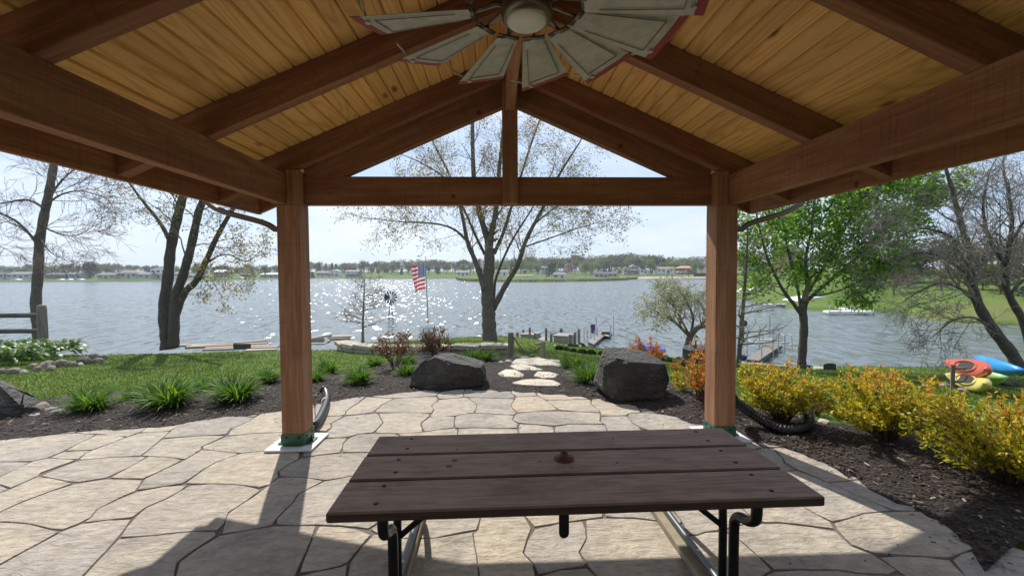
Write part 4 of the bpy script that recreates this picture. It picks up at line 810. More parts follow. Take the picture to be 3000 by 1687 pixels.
for k, (px, py, wpx, lab) in enumerate([(2700, 1250, 90, 'pink flower patch between the two right golden shrubs'), (2385, 1195, 36, 'pink flowers right of the golden shrub by the post'), (2268, 1150, 20, 'few pink blossoms seen through the golden shrub by the post')]):
    p = ground(px, py+14); s_ = wpx*gdepth(p)/F; shrub('flower_patch', lab, p, s_, .16, M['pink'], 240, .026, 40+k, 14, .3, 'flowers', leaf_w=.8)
# clipped boxwoods
M['boxwood'] = leafy('boxwood_leaf', [(0, (.015, .038, .010)), (.6, (.035, .075, .02)), (1, (.06, .11, .035))], .5, .2); M['boxwood_l'] = leafy('sage_leaf', [(0, (.06, .085, .045)), (1, (.12, .15, .08))], .6, .2)
BX = [(1639, 1024, 26, 1), (1657, 1026, 24, 2), (1680, 1030, 22, 0), (1706, 1034, 27, 0), (1732, 1037, 28, 0), (1764, 1039, 24, 0), (1793, 1040, 24, 0), (1824, 1043, 24, 0), (1671, 1014, 18, 2), (1686, 1015, 16, 2), (1703, 1015, 22, 2), (1939, 1056, 22, 0), (1963, 1060, 26, 0), (2000, 1072, 26, 1), (2190, 1120, 30, 0), (2215, 1128, 26, 0), (2420, 1175, 34, 0)]
r_ = np.random.default_rng(77); n = 1500; u = r_.normal(size=(n, 3)); u /= np.linalg.norm(u, axis=1)[:, None]; u[:, 2] = np.abs(u[:, 2]); P = u*(.42+.1*r_.random((n, 1))); V, Q_ = leaf_quads(P, .10, .075, r_, u*1.2)
cap = [(0, 0, -.1)]
bx_o = mesh('boxwood', V, Q_, M['boxwood']); bx_me = bx_o.data; bx_l = bx_me.copy(); bx_l.materials[0] = M['boxwood_l']; bpy.data.objects.remove(bx_o)
core = MB(); core.lathe([(.30, -.05), (.40, .08), (.36, .24), (.22, .36), (.05, .40)], 12); core_o = core.build('core', M['stem']); core_me = core_o.data; bpy.data.objects.remove(core_o)  # solid core filling the round bush, not separate stems
names_b = ['first', 'second', 'third', 'fourth', 'fifth', 'sixth', 'seventh', 'eighth']
for k, (px, py, wpx, kind) in enumerate(BX):
    p = ground(px, py); s_ = wpx*gdepth(p)/F
    lab = (names_b[k]+' low round bush from the left in the lawn row') if k < 8 else ['left', 'middle', 'right'][k-8]+' grey green bush beside the dock bins' if k < 11 else ['left round bush below the small willow', 'right round bush below the small willow', 'pale low plant left of the lamp post', 'dark low bush behind the right post', 'second dark low bush behind the right post', 'dark low bush between two golden shrubs'][k-11]
    e = empty('round_bush', p, lab, 'bush', 'low round bushes on the lawn')
    for nm, me in (('foliage', bx_l if kind == 2 else bx_me), ('stems', core_me)):
        o = bpy.data.objects.new(nm, me); COL.objects.link(o); o.parent = e
    e.scale = (s_, s_, s_*.85); e.rotation_euler = (0, 0, k*.9)
# hosta bed
M['hosta'] = leafy('hosta_leaf', [(0, (.055, .13, .025)), (.5, (.10, .19, .035)), (1, (.19, .27, .06))], .4, .35, .5)
def hosta_mesh(seed):
    r_ = np.random.default_rng(seed); V = []; Q_ = []; c = 0
    for i in range(34):
        a = r_.random()*6.283; L = r_.uniform(.13, .22); W_ = L*.55; h0 = r_.uniform(.08, .26); r0 = r_.uniform(.03, .20); el = r_.uniform(-.3, .7)
        d = np.array([math.cos(a)*math.cos(el), math.sin(a)*math.cos(el), math.sin(el)]); s_ = np.array([-math.sin(a), math.cos(a), 0]); nn = np.cross(d, s_); p = np.array([math.cos(a)*r0, math.sin(a)*r0, h0])
        for t, w_, dz in ((0, .1, 0), (.3, .95, .03), (.65, .8, .02), (1, .05, -.05)): V += [p+d*L*t-s_*W_*w_*.5+nn*(-.02)+np.array([0, 0, dz]), p+d*L*t+np.array([0, 0, dz-.012]), p+d*L*t+s_*W_*w_*.5+nn*(-.02)+np.array([0, 0, dz])]
        for k in range(3): b = c+3*k; Q_ += [(b, b+1, b+4, b+3), (b+1, b+2, b+5, b+4)]
        c += 12
    return np.array(V), np.array(Q_)
hm = []
for s_ in range(4): V, Q_ = hosta_mesh(s_); o = mesh('hosta', V, Q_, M['hosta'], smooth=True); hm.append(o.data); bpy.data.objects.remove(o)
rh = random.Random(4); spots = []
ROWN = ['front', 'second', 'third', 'fourth', 'fifth', 'back']; ORD = ['first', 'second', 'third', 'fourth', 'fifth', 'sixth', 'seventh', 'eighth', 'ninth', 'tenth', 'eleventh', 'twelfth']
for row, (py, x0, x1) in enumerate(((1066, -40, 95), (1052, -40, 175), (1040, -40, 230), (1030, -40, 250), (1022, -40, 262), (1015, -40, 268))):
    xx = x0; k = 0
    while xx < x1: spots.append((xx+rh.uniform(-8, 8), py+rh.uniform(-2, 2), ORD[k]+' hosta from the left in the '+ROWN[row]+' row of the raised bed')); k += 1; xx += rh.uniform(30, 42)
for k, (px, py, lab) in enumerate(spots):
    p = ground(px, py); o = bpy.data.objects.new('hosta', hm[k % 4]); COL.objects.link(o); o.location = p; s_ = rh.uniform(1.0, 1.35); o.scale = (s_, s_, s_*1.05); o.rotation_euler = (0, 0, k*1.7)
    tag(o, lab, 'plant', 'hostas in the raised bed')
# rope posts
M['grey_wood'] = timber('weathered_grey_post', (.17, .145, .12), (.30, .265, .225), 2, saw=.2, rough=.85); M['grey_wood_x'] = timber('weathered_grey_rail', (.10, .085, .075), (.19, .165, .145), 0, saw=.2, rough=.85)
M['rope'] = plain('dark_rope', (.035, .03, .022), .9, bump=.5, bscale=200)
def round_post(px, py, top_py, wpx, label, name='rope_post', cat='post', group=None, mat='grey_wood', p=None, lean=0):
    p = ground(px, py) if p is None else p; D = gdepth(p); h = (py-top_py)*D/F; r = wpx/2*D/F; q = MB()
    q.lathe([(r*1.02, -.15), (r*1.02, 0), (r, h*.5), (r*.96, h-r*.35), (r*.72, h-.03*r), (r*.3, h+.02*r)], 14); o = q.build(name, M[mat], loc=p); o.rotation_euler = (0, lean, .3)
    return tag(o, label, cat, group), p, h, r
o1, pA, hA, rA = round_post(1497, 1048, 973, 18, 'tall grey wooden rope post at the head of the path', group='rope posts'); o2, pB, hB, rB = round_post(1591, 1060, 999, 15, 'short grey wooden rope post right of the tall one', group='rope posts')
a = np.array(pA)+np.array([rA, 0, hA*.82]); b = np.array(pB)+np.array([-rB*.5, 0, hB*.80]); q = MB()
q.tube([a*(1-t)+b*t-np.array([0, 0, .24*4*t*(1-t)]) for t in np.linspace(0, 1, 22)], .012, 8); tag(q.build('rope', M['rope'], smooth=True), 'dark rope sagging between the two rope posts', 'rope')
# wire plant support beside the left post
q = MB(); pr_ = [on_axis(x, y, 1, 5.6) for x, y in ((735, 1118), (733, 1105), (742, 1108), (765, 1112), (790, 1104), (812, 1098))]; q.tube(catmull(pr_, 5), .005, 6); q.tube([p_+np.array([.02, .02, -.03]) for p_ in catmull(pr_, 5)], .005, 6)
for x, y, yb in ((740, 1108, 1126), (785, 1105, 1128)): q.tube([on_axis(x, y, 1, 5.6), ground(x, yb)*np.array([1, 0, 1])+np.array([0, 5.6, -.05])], .004, 6)
tag(q.build('plant_hoop', M['bolt']), 'black wire plant hoop over the daylily left of the left post', 'plant support')
q = MB(); f0 = ground(8, 1258); f1 = ground(44, 1232); q.tube([f0+np.array([0, 0, .012]), f1+np.array([0, 0, .03])], [.004, .006], 6); tag(q.build('twig', M['treated']), 'pale twig lying on the mulch near the left edge boulder', 'twig')

# unseen house added behind the viewer to shade the pavilion's open rear
hb = empty('shade_house', (-1., -4.8, 0), 'unseen brown sided house added behind the viewer to shade the pavilion', 'house')
M['shade_house_siding'] = plain('shade_house_siding', (.26, .22, .18), .7, var=.04, scale=1., bump=0); M['shade_house_glass'] = plain('shade_house_pane', (.05, .06, .07), .08, var=.05, bump=0)
for k in range(18): q = MB(); q.prism([(0, 0, k*.3), (0, -.2, k*.3), (0, -.2, k*.3+.3), (0, -.02, k*.3+.3)], (-9, 0, -.05), (9, 0, -.05)); q.build('siding_board', M['shade_house_siding'], hb)
for x0, x1, z0, z1 in ((-6.5, -4.2, .9, 2.2), (-1., 1.6, .05, 2.15), (4., 6.3, .9, 2.2), (-5.8, -4.2, 3.4, 4.6), (4.2, 5.8, 3.4, 4.6)): q = MB(); q.box((x0, .0, z0), (x1, .05, z1), .01); q.build('window', M['shade_house_glass'], hb)
q = MB(); q.prism([(0, .6, 5.3), (0, -8, 5.3), (0, -3.7, 8.)], (-9.5, 0, 0), (9.5, 0, 0)); q.build('roof', M['roofing'], hb)

# a little litter blown onto the patio
rl = np.random.default_rng(21); k = rl.integers(0, len(PE)-1, 420); f = rl.random((420, 1)); P2 = PE[k]*(1-f)+PE[k+1]*f; inward = rl.exponential(.35, (420, 1)); c2 = np.array([0., 1.5]); dd = c2-P2; dd /= np.linalg.norm(dd, axis=1)[:, None]; P2 = P2+dd*(inward+.03)
V, Q_ = chips(np.c_[P2, np.full(420, .004)], .004, .017, .002, .006, rl, .15); tag(mesh('leaf_litter', V, Q_, M['chip']), 'specks of bark and leaf litter blown onto the patio', kind='stuff')
# ================================================================== trees by the water
M['bark'] = plain('grey_bark', (.125, .108, .09), .9, var=.35, scale=14, bump=1., bscale=26, bdist=.03); M['bark_d'] = plain('dark_bark', (.085, .072, .062), .9, var=.35, scale=14, bump=1., bscale=26, bdist=.03)
M['twig'] = plain('twig_bark', (.21, .17, .125), .9, bump=0); M['twig_g'] = plain('grey_twig_bark', (.26, .225, .18), .9, bump=0); M['twig_r'] = plain('reddish_twig', (.22, .155, .135), .9, bump=0)
def unit(v): return v/max(np.linalg.norm(v), 1e-9)
def branch(S, tips, p, d, L, r, lev, rg, o):
    """grow one branch; S collects segments by level, tips collects leaf points"""
    n = o['steps'][lev] if lev < len(o['steps']) else 3; step = L/n; kids = o['kids'][lev] if lev < len(o['kids']) else 0
    sp = sorted(rg.uniform(.2, 1., kids)) if kids else []; si = 0
    for k in range(n):
        t = (k+1)/n; d = unit(d+rg.normal(size=3)*o['jit']+np.array([0, 0, o['up'][min(lev, len(o['up'])-1)]])*step*1.2)
        q = p+d*step; r1 = max(r*(1-t*.75), o['rmin']); r0 = max(r*(1-(k/n)*.75), o['rmin']); S[min(lev, 2)].append((*p, *q, r0, r1))
        while si < len(sp) and sp[si] <= t+1e-6:
            ax = unit(np.cross(d, rg.normal(size=3))); an = rg.uniform(*o['ang']); dd = unit(d*math.cos(an)+ax*math.sin(an))
            if 'flat' in o: dd[1] *= o['flat']; dd = unit(dd)
            branch(S, tips, q, dd, L*rg.uniform(*o['ratio']), r1*.62, lev+1, rg, o); si += 1
        if lev >= len(o['kids'])-1 or k == n-1: tips.append((q, d, lev))
        p = q
def hero(name, label, D, limbs, o, seed, bark, twig, leaf=None, leaf_n=0, leaf_l=.06, leaf_w=.6, group=None, cluster=.08, base=None, lim_sides=9):
    rg = np.random.default_rng(seed); S = [[], [], []]; tips = []; trunk = MB()
    for (pts, r0, r1, d0, d1, nb, start, bl) in limbs:
        P = [at_depth(x, y, D+d0+(d1-d0)*k/max(1, len(pts)-1)) for k, (x, y) in enumerate(pts)]; C_p = [np.array(c) for c in catmull(P, 5)]; m = len(C_p)
        rr = [(r0+(r1-r0)*k/(m-1))*(1+.07*math.sin(k*1.9+seed)) for k in range(m)]
        if base and pts is limbs[0][0]: rr[0] *= base; rr[1] *= 1+(base-1)*.35
        trunk.tube(C_p, rr, lim_sides)
        for j in range(nb):
            t = start+(1-start)*(j+rg.random())/nb; k = min(int(t*(m-1)), m-2); p = C_p[k]; td = unit(C_p[k+1]-C_p[k]); ax = unit(np.cross(td, rg.normal(size=3))); an = rg.uniform(*o.get('ang0', o['ang'])); dd = unit(td*math.cos(an)+ax*math.sin(an))
            branch(S, tips, p, dd, bl*(1.15-.5*t)*rg.uniform(.7, 1.15), max(rr[k]*.42, .008)*o.get('br', 1.), 0, rg, o)
        branch(S, tips, C_p[-1], unit(C_p[-1]-C_p[-2]), bl*.7, r1, 0, rg, o)
    e = empty(name, at_depth(*limbs[0][0][0], D), label, 'tree', group); inv = -np.array(e.location)
    tr = trunk.build('trunk', M[bark], e, True); tr.location = inv
    br = MB(); Vs = []; Qs = []; n = 0
    for lv, sd_ in ((0, 5), (1, 4), (2, 3)):
        if S[lv]: V, Q_ = tubes(S[lv], sd_); Vs.append(V); Qs.append(Q_+n); n += len(V)
    b_ = mesh('branches' if leaf else 'crown', np.concatenate(Vs), np.concatenate(Qs), M[twig], e, True); b_.location = inv
    if leaf:
        T = np.array([t[0] for t in tips]); Dd = np.array([t[1] for t in tips]); i = rg.integers(0, len(T), leaf_n); P = T[i]+rg.normal(size=(leaf_n, 3))*cluster
        V, Q_ = leaf_quads(P, leaf_l, leaf_l*leaf_w, rg, Dd[i]*.5, -.1); c_ = mesh('crown', V, Q_, M[leaf], e); c_.location = inv
    return e
M['leaf_new'] = leafy('young_maple_leaf', [(0, (.16, .15, .04)), (.5, (.25, .22, .07)), (1, (.33, .26, .09))], .5, .5)
M['leaf_green'] = leafy('fresh_green_leaf', [(0, (.06, .14, .015)), (.35, (.12, .26, .028)), (.75, (.21, .39, .045)), (1, (.33, .48, .08))], .5, .55, .25)
M['leaf_willow'] = leafy('silvery_leaf', [(0, (.17, .20, .09)), (.5, (.30, .33, .18)), (.85, (.45, .47, .32)), (1, (.75, .75, .66))], .5, .35)
OAK = dict(steps=[7, 5, 4, 3], kids=[6, 4, 3], jit=.16, up=[.10, .02, -.12], rmin=.0027, ang=(.45, 1.0), ratio=(.38, .62), br=.62)
hero('maple_tree', 'big maple with forked trunk and sparse young leaves in the middle', 13.6, [
  ([(1436, 1014), (1433, 960), (1431, 909), (1427, 847), (1433, 780), (1434, 727)], .25, .155, 0, 0, 0, .9, 1.), ([(1434, 730), (1425, 690), (1402, 612), (1388, 520), (1384, 365), (1386, 290)], .12, .045, 0, .3, 10, .25, 1.5), ([(1434, 735), (1441, 676), (1454, 610), (1462, 500), (1472, 400), (1480, 300)], .11, .03, 0, -.5, 10, .25, 1.5),
  ([(1420, 850), (1405, 800), (1388, 754), (1369, 707), (1349, 610), (1318, 516), (1272, 423)], .105, .025, -.1, .9, 11, .3, 1.6), ([(1370, 708), (1330, 672), (1272, 655), (1175, 650), (1090, 640)], .045, .012, .4, 1.0, 10, .15, 1.2), ([(1420, 745), (1392, 688), (1357, 610), (1300, 520), (1220, 470)], .05, .016, .1, -1.0, 10, .25, 1.4),
  ([(1445, 905), (1477, 843), (1516, 777), (1543, 700), (1590, 610), (1640, 510), (1690, 430)], .105, .025, .05, -.6, 12, .3, 1.6), ([(1446, 880), (1454, 812), (1497, 711), (1559, 610), (1620, 500)], .055, .018, .2, 1.1, 9, .3, 1.4), ([(1448, 742), (1474, 684), (1497, 610), (1550, 440), (1590, 330)], .07, .02, 0, .9, 10, .25, 1.5), ([(1541, 722), (1605, 700), (1690, 670), (1760, 650)], .028, .009, -.2, -.8, 9, .1, 1.1), ([(1560, 660), (1640, 600), (1720, 570)], .03, .009, -.3, .5, 8, .1, 1.2), ([(1340, 590), (1260, 560), (1170, 560)], .03, .009, .6, .0, 8, .1, 1.2)],
  OAK, 3, 'bark', 'twig', 'leaf_new', 12500, .07, .55, cluster=.10, base=1.45)
hero('triple_trunk_tree', 'tree with three dark leaning trunks at the left lawn edge', 12.6, [
  ([(491, 1024), (487, 980), (481, 909), (493, 808), (501, 727), (520, 638), (536, 575), (556, 480), (570, 400)], .165, .095, 0, .2, 9, .55, 1.5), ([(508, 1018), (510, 960), (516, 870), (536, 808), (559, 727), (582, 622), (594, 587), (612, 480)], .15, .08, -.05, -.2, 8, .5, 1.5), ([(512, 930), (540, 859), (574, 824), (605, 762), (637, 692), (683, 610), (735, 520)], .11, .045, 0, -.5, 10, .35, 1.35),
  ([(497, 705), (478, 668), (458, 638), (423, 595), (396, 560), (340, 480)], .065, .025, 0, .3, 8, .35, 1.2), ([(600, 770), (660, 745), (720, 765), (760, 740)], .022, .008, -.2, -.6, 8, .2, .9), ([(575, 826), (610, 810), (640, 850)], .018, .006, -.1, -.5, 6, .2, .7)],
  dict(steps=[6, 5, 4], kids=[5, 4], jit=.2, up=[-.05, -.18, -.25], rmin=.004, ang=(.5, 1.1), ratio=(.4, .65), br=.5), 5, 'bark_d', 'twig', 'leaf_new', 2900, .08, .5, cluster=.09, base=1.25)
hero('tall_trunk_tree', 'tall straight trunk with reddish bare twigs at the far left', 14.2, [
  ([(113, 1020), (111, 960), (105, 890), (112, 793), (116, 707), (132, 618), (144, 560), (158, 480), (170, 400)], .155, .10, 0, .2, 0, .5, 1.), ([(112, 720), (90, 690), (50, 650), (0, 625), (-60, 610)], .05, .018, 0, -.6, 9, .15, 1.3), ([(132, 612), (95, 590), (60, 586), (0, 596), (-60, 590)], .045, .016, 0, .4, 9, .15, 1.3), ([(122, 660), (160, 680), (220, 690), (280, 660)], .03, .010, 0, .6, 12, .1, 1.3), ([(136, 600), (180, 570), (240, 560), (310, 580)], .035, .012, 0, -.3, 12, .1, 1.4), ([(118, 700), (150, 740), (190, 760)], .022, .008, 0, -.3, 8, .1, 1.), ([(140, 580), (190, 520), (240, 480)], .04, .014, 0, .2, 9, .1, 1.4), ([(-60, 700), (-20, 715), (20, 730)], .02, .008, 0, 0, 7, .1, 1.)],
  dict(steps=[6, 5, 4], kids=[6, 5], jit=.17, up=[.12, .05, .08], rmin=.0042, ang=(.4, .95), ratio=(.4, .62)), 7, 'bark', 'twig_r', base=1.2)
hero('young_green_tree', 'leafy bright green tree on a slim trunk right of the right post', 12.4, [
  ([(2347, 1092), (2350, 1040), (2355, 960), (2352, 909), (2358, 880)], .115, .10, 0, 0, 0, .9, 1.), ([(2350, 925), (2325, 890), (2303, 863), (2280, 824), (2248, 754), (2230, 690), (2215, 620)], .06, .018, 0, -.4, 14, .25, 1.15), ([(2358, 885), (2365, 832), (2361, 754), (2373, 696), (2385, 600), (2400, 520)], .06, .018, 0, .2, 15, .25, 1.2), ([(2360, 885), (2419, 832), (2485, 777), (2543, 723), (2600, 650), (2660, 590)], .055, .016, 0, .3, 16, .3, 1.25), ([(2345, 905), (2338, 850), (2320, 780), (2300, 690), (2290, 600), (2300, 530)], .045, .014, 0, .6, 14, .3, 1.15), ([(2370, 870), (2446, 855), (2509, 828), (2570, 790)], .028, .010, 0, -.5, 9, .3, .8), ([(2366, 860), (2420, 770), (2470, 680), (2520, 590), (2560, 520)], .045, .014, 0, -.5, 15, .3, 1.2), ([(2500, 690), (2600, 610), (2690, 580), (2740, 560)], .025, .008, .2, .3, 10, .15, .85), ([(2420, 620), (2470, 560), (2540, 520), (2640, 520)], .03, .01, 0, 0, 10, .1, .9)],
  dict(steps=[5, 4, 3], kids=[5, 4], jit=.18, up=[.05, -.05, -.1], rmin=.0035, ang=(.45, 1.1), ratio=(.4, .62)), 9, 'bark_d', 'twig', 'leaf_green', 21000, .112, .62, cluster=.11, base=1.15)
hero('bare_spreading_tree', 'large bare tree with leaning trunks and drooping twigs at the right edge', 10.6, [
  ([(3002, 1180), (2990, 1110), (2970, 1045), (2912, 968), (2866, 890), (2846, 812), (2835, 727), (2812, 640), (2790, 560), (2770, 490)], .16, .035, 0, .4, 18, .45, 1.6), ([(3030, 1100), (3005, 960), (2963, 878), (2947, 832), (2951, 754), (2965, 650), (2950, 540)], .10, .03, .3, .3, 16, .3, 1.6), ([(2866, 890), (2820, 850), (2760, 830), (2700, 850), (2650, 880)], .04, .012, 0, -.5, 12, .15, 1.2), ([(2848, 820), (2790, 770), (2710, 740), (2640, 760), (2600, 800)], .045, .012, 0, .5, 13, .15, 1.3), ([(2838, 740), (2780, 690), (2700, 670), (2640, 690)], .04, .012, 0, -.2, 12, .15, 1.3), ([(2905, 960), (2850, 930), (2790, 940), (2740, 980)], .035, .01, 0, -.5, 11, .15, 1.1), ([(2950, 780), (2900, 700), (2880, 600), (2900, 500)], .05, .015, .2, .6, 14, .15, 1.5), ([(2955, 720), (3000, 650), (3040, 600)], .04, .015, .2, 0, 10, .1, 1.5), ([(2960, 860), (3000, 820), (3050, 800)], .04, .015, 0, 0, 9, .1, 1.3)],
  dict(steps=[6, 5, 4], kids=[8, 6], jit=.19, up=[.04, -.06, -.12], rmin=.0034, ang=(.4, 1.0), ratio=(.38, .6)), 11, 'bark_d', 'twig_g', base=1.2)
CYP = dict(steps=[7, 4, 3], kids=[8, 3], jit=.10, up=[.14, .05, .0], rmin=.0032, ang=(.35, .8), ratio=(.22, .38), ang0=(1.15, 1.45))
hero('bare_cypress', 'bare twiggy young cypress just right of the right post', 11.5, [([(2162, 1120), (2165, 1040), (2172, 960), (2180, 860), (2186, 780), (2190, 700), (2192, 640)], .075, .010, 0, 0, 44, .22, 1.15)], CYP, 13, 'bark_d', 'twig', base=1.3)
hero('bare_larch', 'slim bare sapling by the water left of the garden windmill', 15.6, [([(1063, 1004), (1063, 960), (1065, 900), (1067, 850), (1069, 815)], .055, .008, 0, 0, 46, .26, .85)], dict(CYP, up=[.10, .02, 0], rmin=.0034), 15, 'twig_r', 'twig_r', base=1.3)
hero('small_willow', 'small silvery willow with leaning trunk left of the right post', 14.6, [([(2010, 1050), (2014, 1015), (2022, 985), (2034, 968)], .12, .10, 0, 0, 0, .9, 1.), ([(2020, 985), (1990, 955), (1960, 930), (1925, 915)], .06, .02, 0, -.3, 14, .2, .95), ([(2024, 980), (2030, 930), (2010, 880), (1990, 850)], .05, .02, 0, .3, 14, .2, 1.), ([(2032, 970), (2060, 945), (2085, 910), (2100, 870)], .07, .02, 0, .2, 14, .2, 1.), ([(2016, 975), (1975, 900), (1940, 870)], .04, .012, 0, .4, 12, .2, .9)],
  dict(steps=[5, 4, 3], kids=[5, 3], jit=.2, up=[-.05, -.25, -.4], rmin=.004, ang=(.5, 1.1), ratio=(.4, .6)), 17, 'bark', 'twig', 'leaf_willow', 6500, .075, .4, cluster=.07, base=1.2)

# ================================================================== things on the shore
M['white_paint'] = plain('white_paint', (.75, .75, .74), .5, var=.05, bump=.03); M['alu'] = plain('aluminium', (.55, .56, .57), .35, .8, var=.08, bump=.03); M['steel_d'] = plain('dark_steel', (.06, .065, .07), .5, .5, bump=.03)
M['deck'] = plain('dock_boards', (.25, .225, .20), .8, var=.15, scale=9); M['conc'] = plain('grey_panel', (.30, .29, .27), .8, var=.15); M['tan'] = plain('tan_panel', (.36, .27, .2), .7, var=.12)
# split rail fence
fp, p_, h_, r__ = round_post(128, 1012, 893, 22, 'round rail fence post above the hosta bed', 'fence_post', 'post', mat='grey_wood', p=at_depth(127, 1012, 12.2)); bpy.data.objects.remove(fp)
fence = empty('rail_fence', at_depth(127, 1012, 12.2), 'weathered split rail fence end at the left edge of the picture', 'fence'); inv = -np.array(fence.location)
q = MB(); q.lathe([(.115, -.3), (.112, .3), (.105, 1.08), (.09, 1.15), (.04, 1.165)], 14); q.build('post', M['grey_wood'], fence)
for y0_, y1_ in ((924, 915), (970, 964)):
    a, b = at_depth(-420, y0_+2, 12.0), at_depth(128, y0_+1, 12.2); q = MB(); q.tube([a*(1-t)+b*t+np.array([0, 0, .012*math.sin(t*9)]) for t in np.linspace(0, 1, 9)], .068, 7); o = q.build('rail', M['grey_wood_x'], fence); o.location = inv
# garden windmill
wp = ground(1146, 992); wD = gdepth(wp); k_ = wD/F; H_ = (992-871)*k_
wm = empty('garden_windmill', wp, 'small lattice garden windmill with round vane wheel by the water', 'windmill')
hb_ = .22; tz = H_*.93
for sx in (-1, 1):
    for sy in (-1, 1): q = MB(); q.tube([(sx*hb_*1.3, sy*hb_*1.3, -.1), (sx*.03, sy*.03, tz)], .019, 5); q.build('leg', M['steel_d'], wm)
for t in (.15, .3, .55, .8):
    w_ = hb_*1.3*(1-t)+.03*t; z_ = tz*t; q = MB()
    for a, b in (((-1, -1), (1, -1)), ((1, -1), (1, 1)), ((1, 1), (-1, 1)), ((-1, 1), (-1, -1))): q.tube([(a[0]*w_, a[1]*w_, z_), (b[0]*w_, b[1]*w_, z_)], .007, 4)
    q.build('cross_bar', M['steel_d'], wm)
for t0, t1 in ((.15, .3), (.3, .55)):
    w0, w1 = hb_*1.3*(1-t0)+.03*t0, hb_*1.3*(1-t1)+.03*t1; q = MB()
    for s_ in (-1, 1): q.tube([(-w0*s_, -w0, tz*t0), (w1*s_, -w1, tz*t1)], .006, 4); q.tube([(-w0*s_, w0, tz*t0), (w1*s_, w1, tz*t1)], .006, 4)
    q.build('diagonal_brace', M['steel_d'], wm)
Rw = 19.5*k_; hub = np.array([.02, -.12, H_])
for k in range(12):
    a = 2*math.pi*k/12; da = math.pi/12*.62; V = []
    for r_w, d_ in ((Rw*.30, da*.9), (Rw, da)):
        for s_, yy in ((-1, -.015), (1, .015)): V.append(hub+np.array([r_w*math.cos(a+s_*d_), yy, r_w*math.sin(a+s_*d_)]))
    V2 = [v+np.array([0, .004, 0]) for v in V]; q = MB(); q.add(V+V2, [(0, 1, 3, 2), (4, 6, 7, 5), (0, 2, 6, 4), (1, 5, 7, 3), (2, 3, 7, 6), (0, 4, 5, 1)]); q.build('blade', M['steel_d'], wm)
q = MB()
for rr in (Rw*.3, Rw*.9): q.tube([hub+np.array([rr*math.cos(t), .02, rr*math.sin(t)]) for t in np.linspace(0, 2*math.pi, 25)], .007, 5)
q.build('wheel_rim', M['alu'], wm); q = MB(); q.tube([hub, hub+np.array([0, .3, 0])], .02, 8); q.tube([hub+np.array([0, .1, -.02]), (0, 0, tz-.05)], .02, 8); q.build('hub', M['alu'], wm)
q = MB(); q.box((-Rw*1.02, .28, H_-.16), (-Rw*.25, .286, H_+.16)); q.tube([hub+np.array([0, .29, 0]), (-Rw*.4, .283, H_)], .008, 5); q.build('tail_vane', M['steel_d'], wm)
# flagpole and flag
fp_ = ground(1256, 990); fD = gdepth(fp_); top = at_depth(1246, 754, fD); pole = empty('flagpole', fp_, 'slim grey flagpole right of the garden windmill', 'flagpole'); inv = -np.array(fp_)
q = MB(); q.tube([fp_+np.array([0, 0, -.2]), .5*fp_+.5*top, top], [.042, .038, .03], 10); o = q.build('shaft', M['conc'], pole, True); o.location = inv
q = MB(); q.tube([top, top+np.array([0, 0, .03]), top+np.array([0, 0, .05])], [.03, .03, .008], 8); o = q.build('finial', M['steel_d'], pole); o.location = inv
q = MB(); c_ = at_depth(1252, 890, fD); q.box(c_+np.array([-.015, -.06, -.06]), c_+np.array([.035, .0, .06])); o = q.build('cleat', M['steel_d'], pole); o.location = inv
def m_flag():
    t = NT('flag_cloth'); uv = t.n('UVMap'); sp = t.n('SeparateXYZ'); t.l(uv.outputs[0], sp.inputs[0]); u, v = sp.outputs[0], sp.outputs[1]
    st = t.math('MODULO', t.math('FLOOR', t.math('MULTIPLY', v, 13.)), 2.); c = t.mix(st, (.55, .03, .045), (.80, .79, .77))
    can = t.math('MULTIPLY', t.math('LESS_THAN', u, .4), t.math('GREATER_THAN', v, .4615)); c = t.mix(can, c, (.03, .045, .16))
    fu = t.math('SUBTRACT', t.math('FRACT', t.math('MULTIPLY', u, 15.)), .5); fv = t.math('SUBTRACT', t.math('FRACT', t.math('MULTIPLY', v, 16.7)), .5)
    dd = t.math('ADD', t.math('MULTIPLY', fu, fu), t.math('MULTIPLY', fv, fv)); star = t.math('MULTIPLY', t.math('LESS_THAN', dd, .06), can); c = t.mix(star, c, (.8, .8, .8))
    t.col(c); t.rough(.7); tr = t.n('BsdfTranslucent'); t.l(c, tr.inputs['Color']); ms = t.n('MixShader'); ms.inputs[0].default_value = .35; t.l(t.b.outputs[0], ms.inputs[1]); t.l(tr.outputs[0], ms.inputs[2]); t.l(ms.outputs[0], t.out.inputs['Surface']); return t.m
nu, nv = 36, 24; V = []; UVs = []
for j in range(nv+1):
    v = j/nv
    for i in range(nu+1):
        u = i/nu
        # hoist hangs straight; the fly swings left, sags and folds in depth
        x = 1246-43*(u**.75)+(26*max(0, (u-.45))*(1-v)**1.0*1.0); y = 769+77*(1-v)+(14*math.sin(min(1, u*1.15)*1.4)-4*u)*(.6+.4*v)+9*max(0, u-.3)*(1-v)
        V.append(at_depth(x, y, fD+.22*math.sin(u*9.5+.5)*min(1, u*3)+.10*math.sin(u*4+v*3)*u)); UVs.append((u, v))
i = (np.arange(nv)[:, None]*(nu+1)+np.arange(nu)).ravel(); Q_ = np.stack([i, i+1, i+nu+2, i+nu+1], 1)
fl_o = mesh('flag', np.array(V)-np.array(fp_), Q_, m_flag(), None, True, loc=fp_); uvl = fl_o.data.uv_layers.new(name='UVMap'); UVs = np.array(UVs, np.float32); li = np.zeros(len(fl_o.data.loops), np.int32); fl_o.data.loops.foreach_get('vertex_index', li); uvl.data.foreach_set('uv', UVs[li].ravel())
tag(fl_o, 'red white and blue striped flag drooping on the flagpole', 'flag')
